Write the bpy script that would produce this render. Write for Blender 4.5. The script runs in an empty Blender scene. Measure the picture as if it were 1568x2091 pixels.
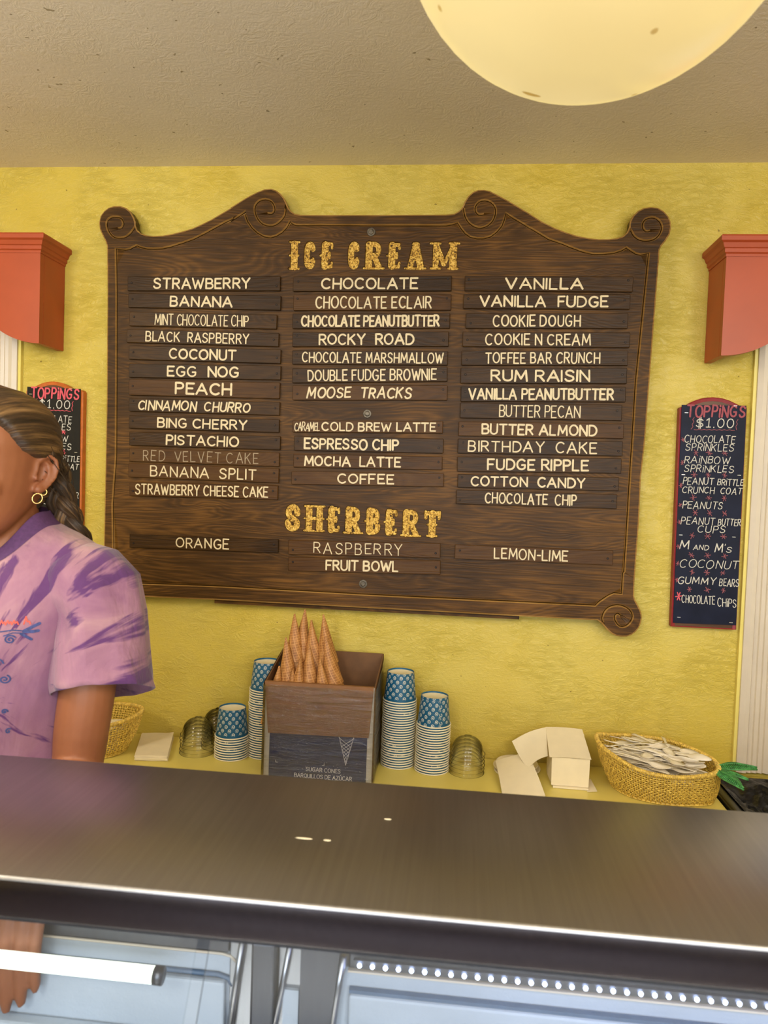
import bpy, bmesh, math, random
import numpy as np
from mathutils import Vector, Matrix, noise
from mathutils.geometry import delaunay_2d_cdt

S = bpy.context.scene
COL = S.collection
PI = math.pi
random.seed(7)

# ------------------------------------------------------------------ camera
cam_d = bpy.data.cameras.new('camera')
cam = bpy.data.objects.new('camera', cam_d)
COL.objects.link(cam)
cam_r = Vector((0.99444676, 0.09901167, 0.03566962))
cam_u = Vector((-0.03946293, 0.03662085, 0.99854974))
cam_f = Vector((-0.09756183, 0.99441219, -0.04032478))
M4 = Matrix.Identity(4)
for i in range(3):
    M4[i][0] = cam_r[i]; M4[i][1] = cam_u[i]; M4[i][2] = -cam_f[i]
M4[0][3], M4[1][3], M4[2][3] = 0.0, -2.0, 1.5
cam.matrix_world = M4
cam_d.sensor_fit = 'VERTICAL'
cam_d.sensor_height = 24
cam_d.lens = 1500 / 2091 * 24
cam_d.clip_start = 0.05
cam_d.dof.use_dof = True
cam_d.dof.focus_distance = 2.0
cam_d.dof.aperture_fstop = 5.6
S.camera = cam

# ------------------------------------------------------------------ light
S.view_settings.view_transform = 'Standard'
S.view_settings.look = 'None'
S.view_settings.gamma = 1.0
S.view_settings.use_curve_mapping = False
S.view_settings.exposure = 0.0
S.cycles.transparent_max_bounces = 96
S.cycles.max_bounces = 10
world = bpy.data.worlds.new('world')
S.world = world
world.use_nodes = True
world.node_tree.nodes['Background'].inputs[0].default_value = (0.85, 0.9, 1.0, 1)
world.node_tree.nodes['Background'].inputs[1].default_value = 0.6


def area(name, loc, target, sx, sy, power, col):
    d = bpy.data.lights.new(name, 'AREA')
    d.shape = 'RECTANGLE'; d.size = sx; d.size_y = sy; d.energy = power; d.color = col
    o = bpy.data.objects.new(name, d); COL.objects.link(o)
    o.location = loc
    o.rotation_euler = (Vector(target) - Vector(loc)).to_track_quat('-Z', 'Y').to_euler()
    return o


def bulb(name, loc, power, col, r=0.12):
    d = bpy.data.lights.new(name, 'POINT')
    d.energy = power; d.color = col; d.shadow_soft_size = r
    o = bpy.data.objects.new(name, d); COL.objects.link(o); o.location = loc
    return o


# daylight through the shop front behind the customer, and the shop's other ceiling globes
area('shopfront_daylight', (0.2, -4.3, 1.55), (0.0, 0, 1.15), 3.4, 1.1, 80, (0.90, 0.96, 1.0))
for x, y, pw in ((-1.40, -1.65, 33), (1.25, -2.15, 25), (-0.55, -2.65, 37), (0.65, -2.75, 33)):
    bulb('ceiling_globe_light', (x, y, 2.06), pw, (1.0, 0.94, 0.81), 0.17)


# ------------------------------------------------------------------ helpers
def lin(c):
    r = []
    for v in c[:3]:
        v = v / 255.0
        r.append(v / 12.92 if v <= 0.04045 else ((v + 0.055) / 1.055) ** 2.4)
    return tuple(r) + (1.0,)


class NT:
    def __init__(s, name):
        s.m = bpy.data.materials.new(name); s.m.use_nodes = True
        s.t = s.m.node_tree; s.b = s.t.nodes['Principled BSDF']

    def n(s, typ, **kw):
        nd = s.t.nodes.new(typ)
        for k, v in kw.items():
            if k.startswith('i_'):
                key = k[2:]
                nd.inputs[int(key) if key.isdigit() else key].default_value = v
            else:
                setattr(nd, k, v)
        return nd

    def l(s, a, b):
        s.t.links.new(a, b)

    def coord(s, kind='Object', scale=(1, 1, 1), rot=(0, 0, 0)):
        c = s.n('ShaderNodeTexCoord'); m = s.n('ShaderNodeMapping')
        m.inputs['Scale'].default_value = scale; m.inputs['Rotation'].default_value = rot
        s.l(c.outputs[kind], m.inputs['Vector'])
        return m.outputs['Vector']

    def noise(s, vec, scale, detail=4, rough=0.5, dist=0.0):
        nd = s.n('ShaderNodeTexNoise')
        nd.inputs['Scale'].default_value = scale; nd.inputs['Detail'].default_value = detail
        nd.inputs['Roughness'].default_value = rough; nd.inputs['Distortion'].default_value = dist
        s.l(vec, nd.inputs['Vector'])
        return nd.outputs['Fac']

    def ramp(s, fac, stops, interp='LINEAR'):
        r = s.n('ShaderNodeValToRGB'); r.color_ramp.interpolation = interp
        e = r.color_ramp.elements
        while len(e) < len(stops):
            e.new(0.5)
        for i, (p, c) in enumerate(stops):
            e[i].position = p; e[i].color = c if len(c) == 4 else tuple(c) + (1,)
        s.l(fac, r.inputs['Fac'])
        return r.outputs['Color']

    def math(s, op, a, b=None, c=None):
        nd = s.n('ShaderNodeMath', operation=op)
        for i, v in enumerate((a, b, c)):
            if v is None:
                continue
            if isinstance(v, (int, float)):
                nd.inputs[i].default_value = v
            else:
                s.l(v, nd.inputs[i])
        return nd.outputs[0]

    def mix(s, fac, a, b, mode='MIX'):
        nd = s.n('ShaderNodeMix', data_type='RGBA', blend_type=mode)
        for idx, v in ((0, fac), (6, a), (7, b)):
            if isinstance(v, (int, float)):
                nd.inputs[idx].default_value = v
            elif isinstance(v, tuple):
                nd.inputs[idx].default_value = v
            else:
                s.l(v, nd.inputs[idx])
        return nd.outputs[2]

    def bump(s, h, strength=0.3, dist=0.01, prev=None):
        b = s.n('ShaderNodeBump')
        b.inputs['Strength'].default_value = strength; b.inputs['Distance'].default_value = dist
        s.l(h, b.inputs['Height'])
        if prev is not None:
            s.l(prev, b.inputs['Normal'])
        s.l(b.outputs['Normal'], s.b.inputs['Normal'])
        return b.outputs['Normal']

    def col(s, c):
        if isinstance(c, tuple):
            s.b.inputs['Base Color'].default_value = c
        else:
            s.l(c, s.b.inputs['Base Color'])

    def set(s, **kw):
        names = dict(rough='Roughness', metal='Metallic', spec='Specular IOR Level', coat='Coat Weight',
                     coat_rough='Coat Roughness', sub='Subsurface Weight', aniso='Anisotropic', sheen='Sheen Weight')
        for k, v in kw.items():
            s.b.inputs[names[k]].default_value = v
        return s


def plain(name, c, rough=0.5, metal=0.0, grain=0.06, gscale=60, bump=0.0, spec=0.5, dist=0.002):
    t = NT(name)
    v = t.coord('Object')
    f = t.noise(v, gscale, 4)
    c0 = lin(c)
    dk = tuple(x * (1 - grain * 2) for x in c0[:3]) + (1,)
    lt = tuple(min(1, x * (1 + grain)) for x in c0[:3]) + (1,)
    t.col(t.ramp(f, [(0.3, dk), (0.7, lt)]))
    t.set(rough=rough, metal=metal, spec=spec)
    if bump:
        t.bump(f, bump, dist)
    return t.m


def link(o, parent=None):
    COL.objects.link(o)
    if parent is not None:
        o.parent = parent
    return o


def tag(o, label=None, cat=None, group=None, kind=None):
    if label: o['label'] = label
    if cat: o['category'] = cat
    if group: o['group'] = group
    if kind: o['kind'] = kind
    return o


def empty(name, loc, label=None, cat=None, group=None, rz=0.0):
    o = bpy.data.objects.new(name, None)
    o.empty_display_size = 0.05
    o.location = loc; o.rotation_euler = (0, 0, rz)
    COL.objects.link(o)
    return tag(o, label, cat, group)


def mesh_obj(name, verts, faces, mat=None, parent=None, smooth=False, loc=None):
    me = bpy.data.meshes.new(name)
    me.from_pydata([tuple(v) for v in verts], [], faces)
    me.update()
    if mat: me.materials.append(mat)
    if smooth:
        me.polygons.foreach_set('use_smooth', [True] * len(me.polygons))
    o = bpy.data.objects.new(name, me)
    if loc: o.location = loc
    return link(o, parent)


class MB:
    """collects simple shapes into one mesh"""
    def __init__(s):
        s.v = []; s.f = []; s.uv = {}

    def add(s, v, f):
        b = len(s.v); s.v += [tuple(p) for p in v]; s.f += [tuple(i + b for i in q) for q in f]

    def box(s, x0, x1, y0, y1, z0, z1):
        s.add([(x0, y0, z0), (x1, y0, z0), (x1, y1, z0), (x0, y1, z0), (x0, y0, z1), (x1, y0, z1), (x1, y1, z1), (x0, y1, z1)],
              [(0, 3, 2, 1), (4, 5, 6, 7), (0, 1, 5, 4), (1, 2, 6, 5), (2, 3, 7, 6), (3, 0, 4, 7)])

    def tube(s, pts, r, n=8, closed=False, caps=True):
        pts = [Vector(p) for p in pts]; m = len(pts)
        rr = r if isinstance(r, (list, tuple)) else [r] * m
        rings = []; up = None
        for i, p in enumerate(pts):
            a = pts[i - 1] if (i > 0 or closed) else p
            b = pts[(i + 1) % m] if (i < m - 1 or closed) else p
            t = (b - a).normalized()
            if up is None:
                up = Vector((0, 0, 1)) if abs(t.z) < 0.9 else Vector((1, 0, 0))
            x = t.cross(up)
            if x.length < 1e-6: x = t.cross(Vector((0, 1, 0)))
            x.normalize(); y = x.cross(t).normalized(); up = y
            rings.append([p + (x * math.cos(2 * PI * k / n) + y * math.sin(2 * PI * k / n)) * rr[i] for k in range(n)])
        vs = [q for R_ in rings for q in R_]; fs = []
        for i in range(m if closed else m - 1):
            j = (i + 1) % m
            for k in range(n):
                k2 = (k + 1) % n
                fs.append((i * n + k, i * n + k2, j * n + k2, j * n + k))
        if caps and not closed:
            fs.append(tuple(range(n - 1, -1, -1))); fs.append(tuple((m - 1) * n + k for k in range(n)))
        s.add(vs, fs)

    def rings(s, rings, cap0=True, cap1=True):
        n = len(rings[0]); vs = [q for R_ in rings for q in R_]; fs = []
        for i in range(len(rings) - 1):
            for k in range(n):
                k2 = (k + 1) % n
                fs.append((i * n + k, i * n + k2, (i + 1) * n + k2, (i + 1) * n + k))
        if cap0: fs.append(tuple(range(n - 1, -1, -1)))
        if cap1: fs.append(tuple((len(rings) - 1) * n + k for k in range(n)))
        s.add(vs, fs)

    def lathe(s, prof, n=32, cx=0, cy=0, cap0=False, cap1=False):
        s.rings([[(cx + r * math.cos(2 * PI * k / n), cy + r * math.sin(2 * PI * k / n), z) for k in range(n)] for r, z in prof], cap0, cap1)

    def ball(s, c, r, n=12, m=8):
        r3 = r if isinstance(r, (tuple, list)) else (r, r, r)
        rg = []
        for i in range(1, m):
            a = PI * i / m
            rg.append([(c[0] + r3[0] * math.sin(a) * math.cos(2 * PI * k / n), c[1] + r3[1] * math.sin(a) * math.sin(2 * PI * k / n), c[2] - r3[2] * math.cos(a)) for k in range(n)])
        s.rings(rg)

    def build(s, name, mat, parent=None, smooth=False, bevel=0.0, loc=None, segs=2):
        o = mesh_obj(name, s.v, s.f, mat, parent, smooth, loc)
        if bevel:
            bm = bmesh.new(); bm.from_mesh(o.data)
            bmesh.ops.recalc_face_normals(bm, faces=bm.faces)
            ed = [e for e in bm.edges if len(e.link_faces) == 2 and e.calc_face_angle(0) > 0.6]
            bmesh.ops.bevel(bm, geom=ed, offset=bevel, segments=segs, affect='EDGES', profile=0.5)
            bm.to_mesh(o.data); bm.free()
        return o


def auto_smooth(o, ang=0.6):
    me = o.data
    me.polygons.foreach_set('use_smooth', [True] * len(me.polygons))
    bm = bmesh.new(); bm.from_mesh(me)
    for e in bm.edges:
        if len(e.link_faces) == 2 and e.calc_face_angle(0) > ang:
            e.smooth = False
    bm.to_mesh(me); bm.free()


def recalc(o):
    bm = bmesh.new(); bm.from_mesh(o.data)
    bmesh.ops.recalc_face_normals(bm, faces=bm.faces)
    bm.to_mesh(o.data); bm.free()


def smoothpts(P, n=4, closed=False):
    P = [Vector(p) for p in P]; r = []; m = len(P)
    for i in range(m if closed else m - 1):
        if closed:
            a, b, c, d = P[i - 1], P[i], P[(i + 1) % m], P[(i + 2) % m]
        else:
            a, b, c, d = P[max(i - 1, 0)], P[i], P[i + 1], P[min(i + 2, m - 1)]
        for j in range(n):
            t = j / n
            r.append(0.5 * ((2 * b) + (c - a) * t + (2 * a - 5 * b + 4 * c - d) * t * t + (3 * b - a - 3 * c + d) * t ** 3))
    if not closed: r.append(P[-1].copy())
    return r


def copy_thing(o, **kw):
    c = o.copy(); COL.objects.link(c)
    for ch in o.children:
        d = ch.copy(); COL.objects.link(d); d.parent = c
        for g in ch.children:
            e = g.copy(); COL.objects.link(e); e.parent = d
    return c


ORD = ['first', 'second', 'third', 'fourth', 'fifth', 'sixth', 'seventh', 'eighth', 'ninth', 'tenth', 'eleventh', 'twelfth',
       'thirteenth', 'fourteenth', 'fifteenth', 'sixteenth', 'seventeenth', 'eighteenth', 'nineteenth', 'twentieth', 'twenty-first',
       'twenty-second', 'twenty-third', 'twenty-fourth', 'twenty-fifth', 'twenty-sixth', 'twenty-seventh', 'twenty-eighth',
       'twenty-ninth', 'thirtieth', 'thirty-first', 'thirty-second', 'thirty-third']

# ------------------------------------------------------------------ materials


def plaster(name, c1, c2, rough, bstr):
    t = NT(name)
    v = t.coord('Object')
    big = t.noise(v, 2.2, 3, 0.5)
    v2 = t.coord('Object', (1.0, 1.0, 2.2))
    tro = t.noise(v2, 26, 5, 0.62, 1.6)
    fine = t.noise(v, 130, 3, 0.6, 0.4)
    patch = t.ramp(t.noise(v, 5.5, 2, 0.5, 1.0), [(0.38, (0.25,) * 3), (0.62, (1,) * 3)])
    c = t.mix(t.ramp(big, [(0.35, (0,) * 3), (0.65, (1,) * 3)]), lin(c1), lin(c2))
    # small specks of dirt
    sp = t.ramp(t.noise(v, 75, 1, 0.3), [(0.20, (0.35, 0.3, 0.2)), (0.215, (1, 1, 1))])
    c = t.mix(0.8, c, sp, 'MULTIPLY')
    t.col(c)
    ridg = t.math('ABSOLUTE', t.math('SUBTRACT', tro, 0.5))
    h = t.math('ADD', t.math('MULTIPLY', t.math('POWER', ridg, 0.6), patch), t.math('MULTIPLY', fine, 0.22))
    t.bump(h, bstr, 0.007)
    t.set(rough=rough, spec=0.5)
    return t.m


M_wall = plaster('yellow_plaster', (200, 174, 62), (206, 185, 86), 0.45, 0.6)
M_ceil = plaster('grey_ceiling_plaster', (236, 226, 212), (229, 218, 202), 0.5, 0.24)
M_shelf = plain('yellow_worktop_paint', (228, 210, 112), 0.38, grain=0.03, gscale=8, bump=0.06)
M_white = plain('white_gloss_trim_paint', (206, 192, 172), 0.35, grain=0.02, gscale=20)
M_floor = plain('dim_floor', (62, 54, 62), 0.5, grain=0.2, gscale=8)
M_backwall = plain('dim_shop_wall', (92, 80, 84), 0.6, grain=0.1, gscale=4)


def wood(name, dark, mid, light, scale=1.0, rough=0.38, seed=0.0, coat=0.25):
    t = NT(name)
    c = t.n('ShaderNodeTexCoord'); mp = t.n('ShaderNodeMapping')
    mp.inputs['Location'].default_value = (seed, seed * 0.7, seed * 1.3)
    mp.inputs['Scale'].default_value = (1.0 * scale, 1.0, 7.0 * scale)
    oi = t.n('ShaderNodeObjectInfo')
    addv = t.n('ShaderNodeVectorMath', operation='ADD')
    t.l(c.outputs['Object'], addv.inputs[0])
    cmb = t.n('ShaderNodeCombineXYZ')
    t.l(t.math('MULTIPLY', oi.outputs['Random'], 9.0), cmb.inputs[0]); t.l(t.math('MULTIPLY', oi.outputs['Random'], 5.0), cmb.inputs[2])
    t.l(cmb.outputs[0], addv.inputs[1])
    t.l(addv.outputs[0], mp.inputs['Vector'])
    v = mp.outputs['Vector']
    # cathedral grain: contour lines of a smooth stretched noise
    n1 = t.noise(v, 1.5, 2, 0.45, 0.6)
    lines = t.math('FRACT', t.math('MULTIPLY', n1, 26.0))
    lines = t.math('ABSOLUTE', t.math('SUBTRACT', lines, 0.5))
    mp2 = t.n('ShaderNodeMapping'); mp2.inputs['Scale'].default_value = (5, 5, 150)
    t.l(addv.outputs[0], mp2.inputs['Vector'])
    fib = t.noise(mp2.outputs['Vector'], 2.2, 4, 0.6, 0.2)
    tone = t.noise(addv.outputs[0], 3.1, 3, 0.55, 0.4)
    f = t.math('ADD', t.math('MULTIPLY', lines, 0.34), t.math('MULTIPLY', fib, 0.74))
    f = t.math('ADD', f, t.math('MULTIPLY', tone, 0.75))
    f = t.math('SUBTRACT', f, 0.32)
    t.col(t.ramp(f, [(0.22, lin(dark)), (0.5, lin(mid)), (0.82, lin(light))]))
    h = t.math('ADD', t.math('MULTIPLY', fib, 0.8), t.math('MULTIPLY', lines, 0.5))
    t.bump(h, 0.28, 0.0025)
    r = t.math('ADD', t.math('MULTIPLY', fib, 0.25), rough - 0.1)
    t.l(r, t.b.inputs['Roughness'])
    t.set(spec=0.16, coat=coat, coat_rough=0.3)
    return t.m


M_board = wood('dark_oak_stain', (44, 27, 8), (72, 47, 17), (116, 78, 32), 1.0, 0.42, 0.0, 0.0)
M_groove = wood('lit_groove_worn_edge', (126, 92, 46), (154, 116, 62), (180, 140, 82), 1.0, 0.45)  # pale tone paints light on the groove flanks; also the worn bevel
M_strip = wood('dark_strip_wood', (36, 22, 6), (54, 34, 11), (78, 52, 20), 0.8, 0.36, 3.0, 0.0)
M_strip2 = wood('brown_strip_wood', (54, 33, 11), (76, 48, 18), (88, 60, 26), 0.8, 0.38, 5.0, 0.0)
M_cream = plain('cream_sign_paint', (214, 195, 156), 0.5, grain=0.05, gscale=90)
M_greyp = plain('grey_sign_paint', (158, 138, 110), 0.6, grain=0.12, gscale=140)
M_screw = plain('dark_screw', (38, 27, 20), 0.4, 0.6, grain=0.1)
M_bolt = plain('tarnished_bolt', (96, 86, 72), 0.45, 0.5, grain=0.25, gscale=150, bump=0.2)


def gold_mat():
    t = NT('worn_gold_leaf')
    v = t.coord('Object', (1, 1, 1))
    f = t.noise(v, 240, 4, 0.7, 0.6)
    g = t.noise(v, 60, 3, 0.6, 0.5)
    s = t.math('ADD', t.math('MULTIPLY', f, 0.8), t.math('MULTIPLY', g, 0.2))
    t.col(t.ramp(s, [(0.40, lin((48, 28, 10))), (0.45, lin((176, 128, 48))), (0.54, lin((232, 188, 88))), (0.66, lin((252, 222, 136)))]))
    t.bump(s, 0.9, 0.004)
    t.set(rough=0.34, metal=0.45)
    return t.m


M_gold = gold_mat()
M_orange = plain('coral_orange_paint', (172, 73, 38), 0.42, grain=0.05, gscale=9, bump=0.12)
M_navy = plain('chalkboard_navy', (24, 28, 48), 0.5, grain=0.15, gscale=20, spec=0.15)
M_slate = plain('chalkboard_black', (34, 31, 27), 0.5, grain=0.12, gscale=20, spec=0.15)
M_redw = plain('dark_red_frame_paint', (140, 36, 44), 0.45, grain=0.1)
M_orw = plain('orange_frame_paint', (196, 102, 40), 0.45, grain=0.1)
M_oldwood = wood('brown_frame_wood', (60, 40, 28), (92, 62, 40), (120, 84, 56), 1.0, 0.5, 1.0)
M_chalk = plain('white_chalk', (205, 200, 190), 0.8, grain=0.1, gscale=300)
M_pink = plain('pink_chalk', (214, 88, 100), 0.8, grain=0.1, gscale=300)
M_dimpink = plain('faded_pink_chalk', (150, 84, 92), 0.8, grain=0.15, gscale=300)
M_staple = plain('staple_steel', (220, 215, 205), 0.3, 0.7)


def steel(name, base, rough, ax=(1, 60, 60), bstr=0.06):
    t = NT(name)
    v = t.coord('Object', ax)
    f = t.noise(v, 3.0, 5, 0.65)
    b = t.noise(t.coord('Object'), 3.5, 3, 0.5)
    c0 = lin(base)
    t.col(t.ramp(f, [(0.3, tuple(x * 0.86 for x in c0[:3]) + (1,)), (0.7, c0)]))
    t.l(t.math('ADD', t.math('MULTIPLY', b, 0.14), rough - 0.06), t.b.inputs['Roughness'])
    t.bump(f, bstr, 0.001)
    t.set(metal=1.0)
    return t.m


M_steel = steel('brushed_stainless_top', (170, 168, 168), 0.34, (60, 1.2, 60))
M_lip = steel('darkened_polished_lip', (140, 134, 138), 0.18, (60, 1.2, 60), 0.02)  # smoother steel, with the front lip's dark reflection put into its colour
M_steel2 = steel('stainless_frame', (176, 178, 182), 0.28, (40, 40, 1.5))
M_dsteel = steel('dull_grey_steel', (104, 106, 112), 0.4, (30, 30, 1.5))


def frosted(name, c, em=0.0):
    t = NT(name)
    v = t.coord('Object')
    f = t.noise(v, 90, 4, 0.7)
    g = t.noise(v, 9, 3, 0.5)
    c0 = lin(c)
    t.col(t.ramp(g, [(0.3, tuple(x * 0.86 for x in c0[:3]) + (1,)), (0.7, c0)]))
    t.bump(f, 0.35, 0.002)
    t.set(rough=0.55)
    return t.m


M_frost = frosted('frosty_white_liner', (178, 187, 198))
M_seam = plain('blue_grey_gasket', (84, 104, 128), 0.5)


def emis(name, c, strength):
    t = NT(name)
    t.col(lin(c)); t.b.inputs['Emission Color'].default_value = lin(c); t.b.inputs['Emission Strength'].default_value = strength
    t.set(rough=0.4)
    return t.m


M_led = emis('cool_led', (205, 220, 255), 9.0)
M_tube = emis('warm_white_reflection', (250, 255, 235), 1.6)  # glow for a lamp mirrored in the left glass


def clear(name, tint, rough=0.02, ior=1.5, gloss=1.0):
    t = NT(name)
    nt = t.t
    nt.nodes.remove(t.b)
    tr = t.n('ShaderNodeBsdfTransparent'); tr.inputs[0].default_value = tint
    gl = t.n('ShaderNodeBsdfGlossy'); gl.inputs['Roughness'].default_value = rough
    fr = t.n('ShaderNodeFresnel'); fr.inputs[0].default_value = ior
    mx = t.n('ShaderNodeMixShader')
    t.l(t.math('MULTIPLY', fr.outputs[0], gloss), mx.inputs[0])
    t.l(tr.outputs[0], mx.inputs[1]); t.l(gl.outputs[0], mx.inputs[2])
    t.l(mx.outputs[0], nt.nodes['Material Output'].inputs['Surface'])
    return t.m


M_glass = clear('case_glass', (0.96, 0.98, 1.0, 1), 0.01, 1.5)
M_dome = clear('clear_plastic', (0.995, 0.995, 0.993, 1), 0.08, 1.32)
M_wrap = clear('plastic_wrap', (0.97, 0.97, 0.97, 1), 0.15, 1.45)
M_card = plain('brown_cardboard', (140, 94, 54), 0.55, grain=0.08, gscale=40, bump=0.1)
M_cardin = plain('cardboard_inside', (112, 76, 44), 0.7, grain=0.08, gscale=40)
M_bluebox = plain('navy_box_print', (34, 38, 84), 0.4, grain=0.06)
M_whitebox = plain('white_box_print', (200, 192, 180), 0.4, grain=0.05)
M_paper = plain('white_paper', (236, 222, 190), 0.8, grain=0.02, gscale=30, bump=0.05)
M_spoon = plain('white_plastic_spoon', (238, 228, 208), 0.3, grain=0.02)
M_green = plain('green_dyed_wicker', (74, 150, 78), 0.5, grain=0.3, gscale=120, bump=0.3)
M_black = plain('black_plastic', (18, 18, 20), 0.3, grain=0.2)
M_bag = plain('black_bin_liner', (16, 17, 20), 0.28, grain=0.3, gscale=14, bump=0.9, dist=0.02)
M_wick = plain('golden_wicker', (246, 200, 96), 0.45, grain=0.25, gscale=160, bump=0.2)

# measured shapes of the menu board, metres in the wall plane (x, z)
OUTLINE = [(-0.9706,1.2926),(-0.9708,1.7086),(-0.9752,1.9897),(-0.9773,2.0658),(-0.979,2.119),(-0.9835,2.1316),(-0.9933,2.1493),(-1.0008,2.1645),(-1.0034,2.1821),(-0.9997,2.1998),(-0.9906,2.2124),(-0.9775,2.2225),(-0.9615,
2.227),(-0.9429,2.227),(-0.9268,2.222),(-0.9133,2.2111),(-0.9045,2.1973),(-0.8994,2.1848),(-0.8987,2.1734),(-0.8936,2.1621),(-0.8828,2.1534),(-0.8668,2.1484),(-0.8483,2.1467),(-0.8219,2.148),(-0.7957,2.1523),(-0.7644,2.1599),
(-0.7385,2.1674),(-0.7127,2.1787),(-0.687,2.1912),(-0.6589,2.2073),(-0.6309,2.2234),(-0.6352,2.2223),(-0.6108,2.2373),(-0.5866,2.2518),(-0.5623,2.2635),(-0.5434,2.2706),(-0.5244,2.2721),(-0.5106,2.2673),(-0.4995,2.2594),
(-0.4897,2.2489),(-0.4825,2.2358),(-0.4767,2.2227),(-0.4696,2.2135),(-0.4585,2.2064),(-0.4436,2.2035),(-0.4166,2.203),(-0.2245,2.203),(-0.1193,2.2035),(-0.0567,2.2038),(-0.036,2.2056),(-0.0234,2.2133),(-0.0147,2.2235),
(-0.0101,2.2363),(-0.0016,2.2503),(0.0109,2.2618),(0.0236,2.2669),(0.039,2.2673),(0.0545,2.2642),(0.0728,2.2553),(0.1016,2.2399),(0.1304,2.2233),(0.1592,2.2063),(0.1566,2.2073),(0.1905,2.1865),(0.2216,2.1713),(0.2524,2.1592),
(0.2805,2.1507),(0.3109,2.1444),(0.3361,2.142),(0.361,2.1421),(0.3808,2.1446),(0.3955,2.1495),(0.405,2.159),(0.4101,2.1716),(0.4111,2.1867),(0.4179,2.2005),(0.4297,2.213),(0.4441,2.2205),(0.4613,2.223),(0.4786,2.2212),
(0.4937,2.213),(0.5054,2.2005),(0.5122,2.1868),(0.5142,2.1718),(0.5114,2.1543),(0.5024,2.138),(0.492,2.1242),(0.488,2.1141),(0.4882,2.0916),(0.4865,2.0363),(0.4784,1.7299),(0.4759,1.6276),(0.4704,1.535),(0.4709,1.4215),
(0.4683,1.3177),(0.468,1.3011),(0.4674,1.2751),(0.4674,1.249),(0.4677,1.2295),(0.4714,1.218),(0.4782,1.2066),(0.4844,1.1952),(0.4888,1.1837),(0.4902,1.1733),(0.4887,1.1602),(0.4843,1.1469),(0.4772,1.136),(0.4669,1.1269),
(0.4545,1.1217),(0.4419,1.1203),(0.4279,1.1215),(0.415,1.1273),(0.4044,1.1359),(0.395,1.1459),(0.3857,1.1552),(0.3771,1.1607),(0.3599,1.16),(-0.2137,1.1606),(-0.6469,1.1613),(-0.8831,1.1588),(-0.8915,1.1535),(-0.9005,1.1444),
(-0.9096,1.1347),(-0.9199,1.1264),(-0.9324,1.1208),(-0.946,1.1196),(-0.9582,1.121),(-0.9702,1.126),(-0.9802,1.1348),(-0.9871,1.1454),(-0.9914,1.1583),(-0.9928,1.171),(-0.9915,1.1811),(-0.9872,1.1923),(-0.9812,1.2033),
(-0.9746,1.2144),(-0.971,1.2255)]
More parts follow.
